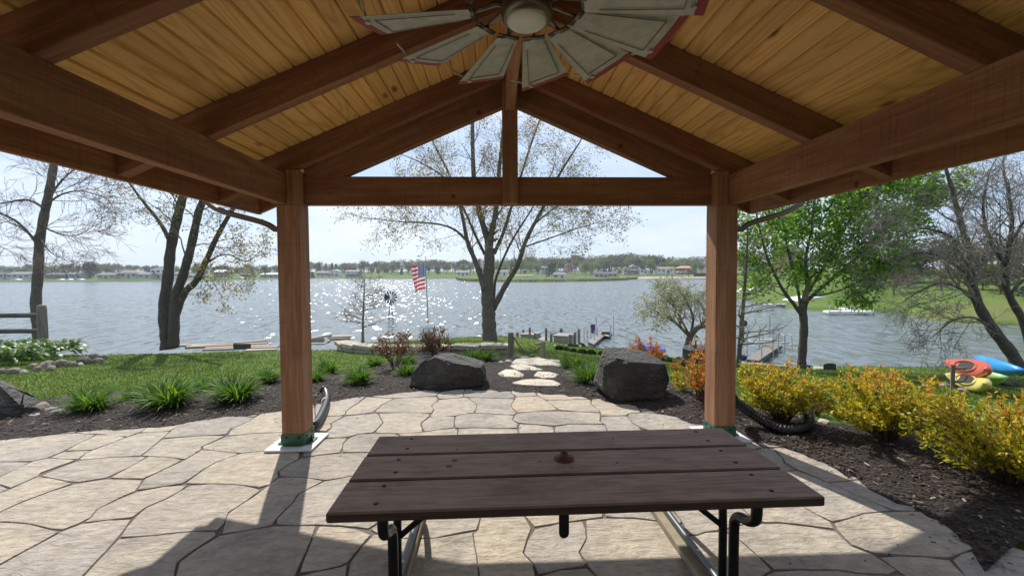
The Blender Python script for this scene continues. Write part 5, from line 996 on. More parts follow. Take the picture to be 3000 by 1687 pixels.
# stacked dock sections on the left shore
def plank_pile(name, label, boxes):
    c = np.mean([b[0] for b in boxes], 0); e = empty(name, c, label, 'dock parts')
    for a, b, t, mt in boxes:
        a, b = np.array(a), np.array(b); d = b-a; L = np.linalg.norm(d); q = MB(); q.box((0, -t[0]/2, -t[1]/2), (L, t[0]/2, t[1]/2), .006); o = q.build('dock_section', M[mt], e); o.location = a-c; o.rotation_euler = Vector(d).to_track_quat('X', 'Z').to_euler()
    return e
plank_pile('dock_section_pile', 'stack of long dock sections on the shore right of the three trunk tree', [(at_depth(560, 1014, 13.4), at_depth(783, 998, 14.2), (.2, .05), 'deck'), (at_depth(545, 1018, 13.2), at_depth(783, 1006, 13.9), (.2, .07), 'tan'), (at_depth(600, 1021, 13.0), at_depth(790, 1012, 13.4), (.2, .06), 'tan'), (at_depth(520, 1012, 13.6), at_depth(640, 1009, 14.0), (.3, .05), 'deck'), (at_depth(600, 1024, 12.9), at_depth(815, 1016, 13.2), (.3, .05), 'deck'), (at_depth(720, 1026, 12.8), at_depth(812, 1022, 13.0), (.3, .04), 'tan')])
q = MB(); ce = at_depth(709, 1014, 12.7); q.box((-.26, -.02, -.08), (.26, .02, .08), .02); o = q.build('grey_chair_back', M['steel_d'], loc=ce); tag(o, 'dark grey lounge chair back leaning on the dock sections', 'chair')
rock_at(566, 1015, 26, 'dark rock on the shore right of the three trunk tree', 91, 'boulder', .7)
plank_pile('dock_section_pile', 'stack of grey dock frames on the shore right of the left post', [(at_depth(912, 990, 15.2), at_depth(972, 980, 15.4), (.4, .05), 'deck'), (at_depth(912, 1000, 15.0), at_depth(950, 997, 15.0), (.06, .22), 'conc'), (at_depth(960, 986, 15.3), at_depth(1034, 984, 15.6), (.5, .05), 'deck'), (at_depth(965, 992, 15.2), at_depth(1026, 990, 15.5), (.5, .08), 'tan'), (at_depth(912, 1005, 14.9), at_depth(960, 1004, 14.9), (.5, .04), 'deck')])
rock_at(945, 1012, 34, 'grey rock beside the grey dock frames', 92, 'rock', .6); rock_at(985, 1005, 50, 'flat tan rock at the left end of the garden wall', 93, 'cap', .4); rock_at(1108, 992, 44, 'dark shore rock left of the garden windmill', 94, 'boulder', .4)
# dock pilings, bins, chains
def wat(px, py, z=WATER): return on_axis(px, py, 2, z)
PIL = [(1516, 994, 973, 8, 'leftmost short piling'), (1533, 977, 965, 6, 'short piling behind the left bin'), (1552, 998, 958, 7, 'tallest piling in front of the left bin'), (1568, 998, 976, 7, 'short piling at the right end of the left bin'), (1600, 1002, 960, 7, 'piling between the two bins'), (1615, 1008, 977, 8, 'short piling at the left end of the right bin'), (1644, 982, 961, 8, 'piling behind the right bin'), (1670, 1010, 979, 9, 'thick piling at the front right corner of the right bin'), (1685, 1003, 972, 8, 'short piling right of the right bin'), (1696, 996, 963, 8, 'rightmost tall piling')]
pil = []
for px, py, ty, w_, lab in PIL:
    D_ = float(np.interp(py, [965, 1012], [24.5, 19.6])); p = at_depth(px, py, D_); o, p, h, r = round_post(px, py, ty, w_, 'grey wooden '+lab+' by the dock', 'dock_piling', 'piling', 'dock pilings', p=p); pil.append((p, h, r))
def chain(i, j, lab, sag=.22):
    a = pil[i][0]+np.array([0, 0, pil[i][1]*.85]); b = pil[j][0]+np.array([0, 0, pil[j][1]*.85]); q = MB(); q.tube([a*(1-t)+b*t-np.array([0, 0, sag*4*t*(1-t)]) for t in np.linspace(0, 1, 16)], .014, 5); tag(q.build('rope', M['rope'], smooth=True), lab, 'rope', 'ropes between dock pilings')
chain(2, 4, 'left of the three sagging ropes between the tall pilings'); chain(4, 6, 'middle of the three sagging ropes between the tall pilings'); chain(6, 9, 'right of the three sagging ropes between the tall pilings'); chain(1, 2, 'short rope behind the left dock bin', .1)
def bin_(px0, px1, py0, py1, D_, lab):
    a, b = at_depth(px0, py1, D_), at_depth(px1, py1, D_-.3); h = (py1-py0)*D_/F; L = np.linalg.norm((b-a)[:2]); th = math.atan2(b[1]-a[1], b[0]-a[0]); e = empty('dock_bin', a, lab, 'bin', 'grey dock bins', rz=th)
    q = MB(); q.box((0, 0, -.4), (L, .9, h-.03)); q.build('body', M['conc'], e); q = MB(); q.box((-.04, -.04, h-.03), (L+.04, .95, h+.02), .008); q.build('lid', M['deck'], e)
bin_(1526, 1566, 979, 998, 22.0, 'left grey box bin between the dock pilings'); bin_(1622, 1668, 983, 1010, 20.6, 'right grey box bin between the dock pilings')
q = MB(); q.add([at_depth(x, y, d_) for x, y, d_ in ((1572, 985, 22.5), (1600, 984, 22.3), (1604, 998, 21.0), (1572, 1000, 21.2))]+[at_depth(x, y, d_)-np.array([0, 0, .5]) for x, y, d_ in ((1572, 985, 22.5), (1600, 984, 22.3), (1604, 998, 21.0), (1572, 1000, 21.2))], [(3, 2, 1, 0), (0, 1, 5, 4), (1, 2, 6, 5), (2, 3, 7, 6), (3, 0, 4, 7)]); tag(q.build('plank_landing', M['deck']), 'plank landing between the two dock bins', 'landing')
# floating docks
def dock(name, label, quads, posts, z=.18, thick=.16, pz=.6, cat='dock'):
    c = np.mean([np.mean([wat(*p, WATER+z) for p in qd], 0) for qd in quads], 0); e = empty(name, c, label, cat)
    for qd in quads:
        W_ = [wat(x, y, WATER+z)-c for x, y in qd]; a, b, c2, d = W_; L = np.linalg.norm(d-a); n_ = max(3, int(L/.14))
        for k in range(n_):
            t0, t1 = k/n_+.004, (k+1)/n_-.004; P = [a+(d-a)*t0, b+(c2-b)*t0, b+(c2-b)*t1, a+(d-a)*t1]; q = MB(); q.add(P+[p-np.array([0, 0, .035]) for p in P], [(0, 1, 2, 3), (7, 6, 5, 4), (0, 4, 5, 1), (1, 5, 6, 2), (2, 6, 7, 3), (3, 7, 4, 0)]); q.build('deck_board', M['deck'], e)
        q = MB(); P = [p*.99+np.array([0, 0, -.04]) for p in W_]; q.add(P+[p-np.array([0, 0, thick]) for p in P], [(0, 1, 2, 3), (7, 6, 5, 4), (0, 4, 5, 1), (1, 5, 6, 2), (2, 6, 7, 3), (3, 7, 4, 0)]); q.build('frame', M['steel_d'], e)
    for (x, y, h) in posts:
        p = wat(x, y, WATER+z)-c; q = MB(); q.tube([p-np.array([0, 0, .9]), p+np.array([0, 0, h])], .028, 7); q.build('pipe_post', M['alu'], e)
    return e
dock('boat_dock', 'white floating dock with a side platform behind the dock bins', [[(1722, 1000), (1740, 1008), (1778, 976), (1756, 974)], [(1756, 974), (1785, 982), (1790, 973), (1768, 968)], [(1785, 984), (1792, 972), (1790, 970), (1787, 970)], [(1764, 971), (1760, 981), (1784, 985), (1791, 972)]],
     [(1711, 990, .55), (1720, 985, .45), (1731, 982, .4), (1746, 972, 1.0), (1797, 972, 1.0), (1788, 981, .6), (1750, 985, .5), (1741, 995, .5)])
M['purple'] = plain('purple_cloth', (.09, .05, .16), .8)
q = MB(); c_ = wat(1735, 976, WATER+.2); q.box(c_+np.array([-.10, -.1, .0]), c_+np.array([.16, .1, .55]), .03); tag(q.build('folded_chair', M['purple']), 'dark purple folded chair standing on the floating dock', 'chair')
dock('boat_dock', 'long grey dock with metal rails right of the right post', [[(2186, 1052), (2222, 1056), (2292, 1009), (2250, 1007)]], [(2188, 1050, .9), (2231, 1048, .5), (2264, 1030, 1.1), (2280, 1022, .9), (2225, 1012, 1.0), (2235, 1008, .5)], z=.25)
q = MB(); dp = wat(2283, 1018, WATER+.25)
for s_ in (0, .35): q.tube([dp+np.array([s_, .1, -.6]), dp+np.array([s_, .1, .55]), dp+np.array([s_, -.1, .68]), dp+np.array([s_, -.35, .62]), dp+np.array([s_, -.4, 0])], .022, 7)
for z_ in (-.2, .05): q.tube([dp+np.array([0, .1, z_]), dp+np.array([.35, .1, z_])], .02, 6)
tag(q.build('swim_ladder', M['alu']), 'bent metal swim ladder at the end of the long dock', 'ladder')
lp = wat(2205, 1006, WATER+.1); lift = empty('boat_lift', lp, 'metal boat lift frame beside the long dock', 'boat lift')
for s_ in (0, 1.5):
    q = MB(); q.tube([(-.6+s_, .0, -.8), (-.6+s_, .0, 1.5)], .045, 7); q.build('upright', M['alu'], lift)
    q = MB(); q.tube([(-.6+s_, .0, .25), (-.6+s_, -2.0, .25)], .04, 6); q.build('cradle_arm', M['alu'], lift)
for y_ in (-.6, -1.5): q = MB(); q.tube([(-.6, y_, .28), (.9, y_, .28)], .05, 6); q.build('cross_beam', M['white_paint'], lift)
q = MB(); q.tube([(-.6, 0, 1.1), (-.6, -.25, 1.1)], .16, 12); q.build('winch_wheel', M['steel_d'], lift)
# seawall decking, planters, fire pit
q = MB(); P = [ground(2166, 1088), ground(2330, 1105), ground(2330, 1072), ground(2166, 1056)]; zz = np.mean([p[2] for p in P]); 
P = [on_axis(x, y, 2, zz+.12) for x, y in ((2150, 1088), (2345, 1112), (2345, 1074), (2150, 1056))]; e = empty('shore_deck', np.mean(P, 0), 'weathered plank deck along the shore behind the golden shrub', 'deck'); cc = np.mean(P, 0)
for k in range(9):
    t0, t1 = k/9+.004, (k+1)/9-.004; R_ = [P[0]+(P[3]-P[0])*t0-cc, P[1]+(P[2]-P[1])*t0-cc, P[1]+(P[2]-P[1])*t1-cc, P[0]+(P[3]-P[0])*t1-cc]; q = MB(); q.add(R_+[p-np.array([0, 0, .12]) for p in R_], [(0, 1, 2, 3), (7, 6, 5, 4), (0, 4, 5, 1), (1, 5, 6, 2), (2, 6, 7, 3), (3, 7, 4, 0)]); q.build('plank', M['deck'], e)
M['blue_pot'] = plain('blue_glazed_pot', (.025, .06, .14), .3, var=.1, bump=0); M['soil'] = plain('potting_soil', (.02, .014, .01), .95)
for px, py, wpx, lab in ((2178, 1056, 22, 'blue glazed planter on the shore deck beside the bare cypress'), (2362, 1084, 22, 'blue glazed planter right of the green tree trunk')):
    p = on_axis(px, py, 2, zz+.12); w = wpx/2*gdepth(p)/F; q = MB(); q.lathe([(w*.55, 0), (w*.75, w*.5), (w*.98, w*1.35), (w*1.05, w*1.5), (w*.95, w*1.5), (w*.9, w*1.4), (w*.02, w*1.38)], 20); o = q.build('planter', M['blue_pot'], loc=p, smooth=True); tag(o, lab, 'planter', 'blue planters')
fpx = [on_axis(x, y, 2, zz+.05) for x, y in ((2370, 1098), (2440, 1108), (2450, 1086), (2385, 1080))]; cc = np.mean(fpx, 0); e = empty('fire_table', cc, 'square tan stone fire table by the water', 'fire table'); q = MB(); R_ = [p-cc for p in fpx]; q.add([r+np.array([0, 0, .1]) for r in R_]+[r-np.array([0, 0, .2]) for r in R_], [(0, 1, 2, 3), (7, 6, 5, 4), (0, 4, 5, 1), (1, 5, 6, 2), (2, 6, 7, 3), (3, 7, 4, 0)]); q.build('table_top', M['cap'], e)
q = MB(); m_ = np.mean(R_, 0); q.box((m_[0]-.05, m_[1]+.02, .102), (m_[0]+.45, m_[1]+.10, .108)); q.build('burner_slot', M['bolt'], e)
c_ = on_axis(2432, 1092, 2, zz+.1); q = MB(); q.box((-.19, 0, 0), (.19, .04, .27), .008); q.box((-.1, 0, .27), (.1, .03, .29)); o = q.build('wind_guard', M['steel_d'], loc=c_); tag(o, 'black upright panel standing at the back of the fire table', 'panel')
# lamp post and grill box by the willow
lp = ground(2038, 1062); LD = gdepth(lp); lh = (1062-984)*LD/F; lamp = empty('lamp_post', lp, 'slim dark lantern post left of the right post', 'lamp post')
q = MB(); q.lathe([(.05, -.1), (.045, .12), (.024, .16), (.02, lh*.8), (.03, lh*.82)], 10); q.build('pole', M['rust'], lamp); q = MB(); q.lathe([(.05, lh*.83), (.065, lh*.96)], 6); q.build('lantern_glass', M['glass_cap'], lamp); q = MB(); q.lathe([(.085, lh*.96), (.05, lh*1.0), (.012, lh*1.03), (.008, lh*1.07)], 6); q.build('lantern_cap', M['bolt'], lamp); q = MB(); q.tube([(-.1, 0, lh*.62), (.02, 0, lh*.62)], .012, 6); q.build('ladder_bar', M['bolt'], lamp)
gb = ground(2046, 1062)+np.array([.15, .25, 0]); e = empty('storage_box', gb, 'dark grey storage box behind the lantern post', 'box', rz=.15); q = MB(); q.box((-.28, 0, -.1), (.45, .5, .34), .01); q.build('body', M['steel_d'], e); q = MB(); q.add([(-.34, -.05, .345), (.5, -.05, .345), (.5, .56, .345), (-.34, .56, .345), (-.15, .2, .46), (.35, .2, .46), (.35, .4, .46), (-.15, .4, .46)], [(3, 2, 1, 0), (4, 5, 6, 7), (0, 1, 5, 4), (1, 2, 6, 5), (2, 3, 7, 6), (3, 0, 4, 7)]); q.build('lid', M['conc'], e)
# blue boat on the shore
M['blue_hull'] = plain('blue_plastic_hull', (.02, .10, .55), .4, var=.08, bump=.02); bb = at_depth(1897, 1022, 15.6); e = empty('pedal_boat', bb, 'bright blue pedal boat lying on the shore behind the orange shrub', 'boat', rz=-.35)
for nm, a, b in (('hull', (-.45, -.3, -.06), (.62, .3, .06)), ('seat', (-.42, -.26, .06), (-.08, .26, .18)), ('seat', (.02, -.26, .06), (.34, .26, .15))): q = MB(); q.box(a, b, .03); q.build(nm, M['blue_hull'], e)
# gravel strip and rocks along the right shore
gx = np.linspace(3.0, 9.5, 60); V = []
for off in (.3, -.05, -.35, -.7, -1.0): yy = shore_y(gx)+off; V.append(np.stack([gx, yy, np.maximum(land_z(gx, yy), WATER-.15)+.03], 1))
V = np.concatenate(V); i = (np.arange(4)[:, None]*60+np.arange(59)).ravel(); tag(mesh('gravel_shore', V, np.stack([i, i+60, i+61, i+1], 1), M['gravel'], smooth=True), 'gravel strip along the water', kind='structure')
for k, px in enumerate((1625, 1660, 1700, 1735, 1752, 1770, 1788, 1806, 1830, 1852)): rock_at(px, 1014+(px-1735)*.11 if px > 1700 else 1012+abs(px-1640)*.05, 10+(k*7) % 6, ORD[k]+' small pale stone from the left edging the gravel shore', 200+k, 'rock_w', .6, 'edging_stone', 'rock', 'pale stones edging the gravel shore')
for px, py, w_, lab in ((1945, 1046, 34, 'flat grey rock left of the small willow'), (1985, 1052, 40, 'flat grey rock under the small willow'), (1580, 1010, 30, 'reddish rock left of the right dock bin'), (1478, 987, 14, 'pale rock at the far lawn edge right of the big maple'), (1466, 985, 12, 'second pale rock at the far lawn edge right of the big maple')): rock_at(px, py, w_, lab, int(px), 'rock', .45)
# kayak rack
KM = {n_: plain(n_+'_kayak_plastic', c, .35, var=.1, bump=.02) for n_, c in (('red', (.50, .09, .055)), ('blue', (.03, .28, .70)), ('yellow', (.62, .52, .14)), ('lime', (.35, .62, .22)), ('dark_green', (.03, .10, .035)))}
M['cockpit'] = plain('dark_cockpit', (.03, .025, .02), .8)
kg = ground(2900, 1150); KD = gdepth(kg)
def kayak(a_px, b_px, Da, Db, mat, label, beam=.15, ht=.24, roll=0.):
    a, b = at_depth(*a_px, Da), at_depth(*b_px, Db); L = np.linalg.norm(b-a); e = empty('kayak', (a+b)/2, label, 'kayak', 'kayaks on the rack'); n_, m_ = 22, 14; V = []
    for i in range(n_+1):
        t = i/n_*2-1; w = beam*(1-abs(t)**2.3)**.75+.012; hh = ht*(.55+.45*(1-abs(t)**2.)); rock = .10*abs(t)**3*1.0
        for k in range(m_):
            th = 2*math.pi*k/m_; cx_, cz_ = math.cos(th), math.sin(th); V.append((t*L/2, w*cx_, hh*.5*(cz_ if cz_ < 0 else cz_*.55)*(1-.25*abs(t)**4)+rock))
    Fs = [(i*m_+k, i*m_+(k+1) % m_, (i+1)*m_+(k+1) % m_, (i+1)*m_+k) for i in range(n_) for k in range(m_)]+[tuple(range(m_-1, -1, -1)), tuple(range(n_*m_, n_*m_+m_))]
    q = MB(); q.add(V, Fs); o = q.build('hull', mat, e, True); q = MB(); q.add([(.9*L*.28*math.cos(t), beam*.62*math.sin(t), ht*.30) for t in np.linspace(0, 2*math.pi, 20, endpoint=False)]+[(.9*L*.24*math.cos(t), beam*.5*math.sin(t), ht*.27) for t in np.linspace(0, 2*math.pi, 20, endpoint=False)], [(i, (i+1) % 20, 20+(i+1) % 20, 20+i) for i in range(20)]+[tuple(range(20, 40))]); q.build('cockpit', M['cockpit'], e)
    q = MB(); q.tube([(.9*L*.28*math.cos(t), beam*.62*math.sin(t), ht*.30) for t in np.linspace(0, 2*math.pi, 21)], .012, 6); q.build('cockpit_rim', mat, e)
    d = Vector(b-a).normalized(); qx = d.to_track_quat('X', 'Z'); e.rotation_mode = 'QUATERNION'; from mathutils import Quaternion
    e.rotation_quaternion = qx @ Quaternion((1, 0, 0), roll); return e
kayak((2786, 1066), (2918, 1092), KD+1.3, KD-.8, KM['red'], 'red kayak on its side on top of the rack', roll=1.15)
kayak((2842, 1056), (2976, 1088), KD+1.9, KD+.2, KM['blue'], 'bright blue kayak on the top right of the rack', .16, roll=-1.2)
kayak((2791, 1104), (2914, 1134), KD+1.1, KD-.9, KM['yellow'], 'pale yellow kayak on its side on the lower rack', .14, roll=1.15)
kayak((2796, 1090), (2930, 1112), KD+1.9, KD+.3, KM['lime'], 'lime green kayak behind the yellow one', .16, roll=-1.0)
e = empty('kayak_rack', kg, 'low timber rack holding the four kayaks', 'rack')
for px in (2835, 2890):
    p = ground(px, 1152)+np.array([.3, .5, -.1]); up_ = np.array([0, 0, (1152-1075)*gdepth(p)/F]); q = MB(); q.tube([p-np.array(kg), p-np.array(kg)+up_], .03, 8); q.build('upright', M['grey_wood'], e)
    for f_ in (.35, .85): q = MB(); q.tube([p-np.array(kg)+up_*f_+np.array([0, 0, 0]), p-np.array(kg)+up_*f_+np.array([.22, -.12, .02])], .025, 6); q.build('arm', M['grey_wood'], e)
rock_at(2770, 1130, 34, 'white rock on the shore left of the kayak rack', 301, 'rock_w', .5); rock_at(2800, 1134, 46, 'dark rock pile left of the kayak rack', 302, 'boulder', .4); rock_at(2830, 1146, 46, 'flat tan rock below the kayak rack', 303, 'rock', .3); rock_at(2960, 1130, 50, 'dark stone heap at the foot of the bare tree', 304, 'boulder', .6)
# ================================================================== far shores
def m_far_land():
    t = NT('far_bank_grass'); v = t.coord(rnd=False); a = t.noise(v, .05, 4, .6); b = t.noise(v, .6, 4, .7)
    c = t.ramp(a, [(.35, (.07, .115, .022)), (.55, (.11, .165, .035)), (.72, (.155, .15, .06))]); c = t.mix(.5, c, t.ramp(b, [(.3, (.6, .6, .6)), (.7, (1.25, 1.25, 1.2))]), 'MULTIPLY'); t.col(c); t.rough(.95); t.b.inputs['Specular IOR Level'].default_value = .1; return t.m
M['bank'] = m_far_land(); M['sand'] = plain('beach_sand', (.40, .32, .22), .95, var=.1, scale=.5, bump=0); M['reed'] = leafy('dry_reeds', [(0, (.16, .12, .06)), (1, (.26, .2, .1))], .8, .2)
MAIN = [(-900, 838), (-500, 832), (-200, 828), (0, 826), (200, 825), (420, 824), (640, 820), (830, 817), (1000, 815.5), (1250, 816), (1450, 815), (1700, 812.5), (1900, 812.5), (2000, 812), (2095, 812)]
RIGHT = [(2070, 826), (2100, 842), (2130, 858), (2170, 874), (2244, 889), (2330, 905), (2430, 913), (2516, 912), (2621, 914), (2700, 932), (2776, 944), (2900, 952), (3050, 958), (3400, 985), (4200, 1060)]
def densify(pl, n=6): return [tuple(np.array(pl[i])*(1-t)+np.array(pl[i+1])*t) for i in range(len(pl)-1) for t in np.arange(n)/n]+[pl[-1]]
PROF = {'main': ([0, .8, 2, 5, 12, 30, 70, 130, 260, 700], [-.25, .25, .55, .75, 1.1, 1.7, 2.6, 4., 7., 9.]), 'right': ([0, .5, 1.5, 4, 10, 25, 60, 120, 300, 500], [-.25, .25, .5, .8, 1.5, 2.6, 3.5, 4., 5., 6.]), 'pen': ([0, .8, 2, 6, 14, 24, 34, 40], [-.25, .3, .55, .9, 1.2, 1.2, .9, -.4])}
def strip(name, pl, prof, mat, label, n=6):
    P = [wat(x, y) for x, y in densify(pl, n)]; vs_, zs = PROF[prof]; V = []
    for p in P:
        d = p[:2]/np.linalg.norm(p[:2])
        for v, z in zip(vs_, zs): V.append((p[0]+d[0]*v, p[1]+d[1]*v, WATER+z+.12*math.sin(p[0]*.13+v*.2)*(v > 1)))
    m = len(vs_); i = (np.arange(len(P)-1)[:, None]*m+np.arange(m-1)).ravel(); return tag(mesh(name, np.array(V), np.stack([i, i+m, i+m+1, i+1], 1), mat, smooth=True), label, kind='structure')
strip('far_shore', MAIN, 'main', M['bank'], 'green far bank of the lake'); strip('right_bank', RIGHT, 'right', M['bank'], 'grassy near bank across the cove on the right')
PEN = [(1336, 817), (1342, 821), (1360, 824), (1400, 825.5), (1500, 826.5), (1600, 826.5), (1700, 825), (1780, 823), (1830, 821), (1860, 818), (1874, 815)]
strip('peninsula', PEN, 'pen', M['bank'], 'low grassy point reaching into the lake', 4)
bp = [wat(x, y) for x, y in ((1862, 817), (1900, 816), (1960, 815), (2020, 814.5), (2090, 814))]; V = []
for p in bp:
    d = p[:2]/np.linalg.norm(p[:2])
    for v, z in ((-3, -.1), (0, .12), (7, .9), (10, .95)): V.append((p[0]+d[0]*v, p[1]+d[1]*v, WATER+z))
i = (np.arange(4)[:, None]*4+np.arange(3)).ravel(); tag(mesh('beach', np.array(V), np.stack([i, i+4, i+5, i+1], 1), M['sand']), 'narrow tan sand beach on the far shore', kind='structure')
r_ = np.random.default_rng(31); P = []
for k in range(2600):
    t = r_.random()*(len(PEN)-1); j = int(t); x, y = np.array(PEN[j])*(1-(t-j))+np.array(PEN[j+1])*(t-j); p = wat(x, y); d = p[:2]/np.linalg.norm(p[:2]); P.append(p+np.array([d[0]*r_.uniform(.2, 3), d[1]*r_.uniform(.2, 3), r_.uniform(.1, .5)]))
V, Q_ = leaf_quads(np.array(P), .9, .25, r_, np.tile(np.array([[0, 0, 3.]]), (len(P), 1))); tag(mesh('reed_fringe', V, Q_, M['reed']), 'tan dry reeds fringing the grassy point', 'reeds', kind='stuff')
# --- tree kinds
def cloud(seed, n, leaf, blobs, zlo=.22, rx=.42, top=1., cone=False):
    r_ = np.random.default_rng(seed); P = []; U = []
    if cone:
        z = r_.random(n)**1.25; rr = (1-z)*.24*(.35+.65*np.sqrt(r_.random(n))); a = r_.random(n)*6.283; P = np.stack([np.cos(a)*rr, np.sin(a)*rr, .06+z*.94], 1); U = np.stack([np.cos(a), np.sin(a), 0*a-.3], 1)
    else:
        cs = []
        for b in range(blobs):
            a = r_.random()*6.283; ro = math.sqrt(r_.random())*.62; zz = r_.uniform(0, 1); cs.append((math.cos(a)*ro*rx*(1.1-.5*zz), math.sin(a)*ro*rx*(1.1-.5*zz), zlo+.14+(top-zlo-.28)*zz, r_.uniform(.12, .2)))
        i = r_.integers(0, blobs, n); u = r_.normal(size=(n, 3)); u /= np.linalg.norm(u, axis=1)[:, None]; c_ = np.array(cs)[i]; P = c_[:, :3]+u*c_[:, 3:4]*(.55+.5*r_.random((n, 1))); U = u
    V, Q_ = leaf_quads(P, leaf, leaf*.75, r_, U*.8); return V, Q_
def skeleton(seed, lean=.0, spread=.34, n=15, h=.96):
    r_ = np.random.default_rng(seed); S = [(0, 0, -.12, 0, 0, .2, .022, .018), (0, 0, .2, .01, 0, .5, .018, .011), (.01, 0, .5, 0, .01, .85, .011, .004)]
    for k in range(n):
        z = r_.uniform(.18, .7); a = r_.random()*6.283; L = r_.uniform(.25, .45)*(1.1-z*.6); p = np.array([0, 0, z]); d = unit(np.array([math.cos(a)*spread*2.2, math.sin(a)*spread*2.2, 1.]))
        for j in range(3):
            q_ = p+d*L/3; S.append((*p, *q_, .008*(1-j*.28), .008*(1-(j+1)*.28)))
            for _ in range(2): dd = unit(d+r_.normal(size=3)*.6); S.append((*q_, *(q_+dd*L*.28), .003, .0015))
            p = q_; d = unit(d+r_.normal(size=3)*.2)
    return tubes(S, 4)
FK = {}
def kind(name, stops, seeds, n, leaf, blobs, cone=False, trans=.3, zlo=.22):
    m = leafy(name+'_foliage', stops, .7, trans); out = []
    for s_ in seeds:
        V, Q_ = cloud(s_, n, leaf, blobs, zlo, cone=cone); o = mesh('crown', V, Q_, m); c_ = o.data; bpy.data.objects.remove(o)
        V, Q_ = skeleton(s_) if not cone else tubes([(0, 0, -.1, 0, 0, .9, .02, .004)], 5); o = mesh('trunk', V, Q_, M['bark_d']); t_ = o.data; bpy.data.objects.remove(o); out.append((c_, t_))
    FK[name] = out
kind('budding', [(0, (.07, .095, .028)), (1, (.15, .175, .05))], (1, 2, 3), 620, .085, 16); kind('bare', [(0, (.09, .072, .045)), (1, (.165, .13, .085))], (4, 5, 6), 420, .06, 16); kind('bright', [(0, (.10, .16, .03)), (1, (.19, .27, .06))], (7, 8), 700, .085, 16, zlo=.12)
kind('conifer', [(0, (.018, .035, .018)), (1, (.04, .065, .03))], (9, 10), 620, .09, 1, True, .1); kind('redbud', [(0, (.30, .12, .26)), (1, (.42, .20, .38))], (11,), 600, .08, 12, zlo=.1); kind('plum', [(0, (.12, .03, .035)), (1, (.24, .07, .08))], (12,), 600, .08, 12, zlo=.06); kind('dark_round', [(0, (.025, .04, .02)), (1, (.06, .08, .035))], (13, 14), 700, .09, 14, zlo=.08)
TOPX = [-900, -300, 0, 60, 150, 240, 280, 340, 420, 520, 640, 700, 760, 830, 900, 960, 1010, 1060, 1100, 1150, 1200, 1240, 1300, 1400, 1480, 1560, 1640, 1690, 1750, 1830, 1880, 1930, 1960, 2000, 2060, 2110]
TOPY = [770, 765, 776, 771, 773, 769, 764, 771, 775, 778, 775, 775, 773, 775, 765, 768, 765, 762, 764, 757, 760, 755, 760, 756, 752, 750, 752, 742, 745, 740, 735, 742, 752, 748, 746, 742]
MX = [p[0] for p in MAIN]; SD = [gdepth(wat(*p)) for p in MAIN]
KW = {'budding': 'olive green budding', 'bare': 'brownish barely leafed', 'bright': 'fresh light green', 'conifer': 'dark pointed conifer', 'redbud': 'pink purple blossoming', 'plum': 'dark red leafed', 'dark_round': 'dense dark green'}
def sector(x): return 'far left across the lake' if x < 470 else 'across the lake beside the three trunk tree' if x < 860 else 'across the lake between left post and flag' if x < 1250 else 'across the lake behind the big maple' if x < 1600 else 'on the wooded hill left of the right post'
ftree = random.Random(99)
def far_tree(x, ytop, D, kd, zb=None, label=None, group=None, wide=1.0, ybase=None):
    p = at_depth(x, 800, D); 
    if ybase is not None: zb = at_depth(x, ybase, D)[2]
    zt = at_depth(x, ytop, D)[2]; h = max(1.5, zt-zb); c_, t_ = ftree.choice(FK[kd]); w = h*wide*ftree.uniform(.9, 1.15); e = empty(kd+'_tree' if kd not in ('conifer', 'redbud', 'plum', 'bare', 'bright', 'budding', 'dark_round') else {'conifer': 'conifer_tree', 'redbud': 'blossoming_tree', 'plum': 'red_leaf_tree', 'bare': 'bare_tree', 'bright': 'light_green_tree', 'budding': 'budding_tree', 'dark_round': 'dark_green_tree'}[kd], (p[0], p[1], zb), label or 'far '+KW[kd]+' tree '+sector(x), 'tree', group or 'trees of the far shore')
    for nm, me in (('trunk', t_), ('crown', c_)): o = bpy.data.objects.new(nm, me); COL.objects.link(o); o.parent = e
    e.scale = (w, w, h); e.rotation_euler = (0, 0, ftree.uniform(0, 6.28)); return e
def zmain(x, v): return WATER+float(np.interp(v, *PROF['main']))
x = -560.
while x < 2110:
    v = ftree.uniform(95, 190); D = float(np.interp(x, MX, SD))+v; kd = ftree.choices(['budding', 'bare', 'bright', 'conifer'], [5, 5 if x > 1000 else 3, 2, .5])[0]; far_tree(x, np.interp(x, TOPX, TOPY)+ftree.uniform(-1, 8), D, kd, zmain(x, v), wide=1.25 if kd != 'conifer' else 1.); x += ftree.uniform(11, 18) if x > -50 else 40
x = -560.
while x < 2110:
    v = ftree.uniform(45, 85); D = float(np.interp(x, MX, SD))+v; yt = np.interp(x, TOPX, TOPY); kd = ftree.choices(['budding', 'bare', 'bright', 'conifer', 'dark_round', 'plum'], [5, 4, 3, .6, 1.2, .35])[0]; far_tree(x, yt+ftree.uniform(10, 26), D, kd, zmain(x, v), wide=1.15 if kd != 'conifer' else .9); x += ftree.uniform(18, 30) if x > -50 else 50
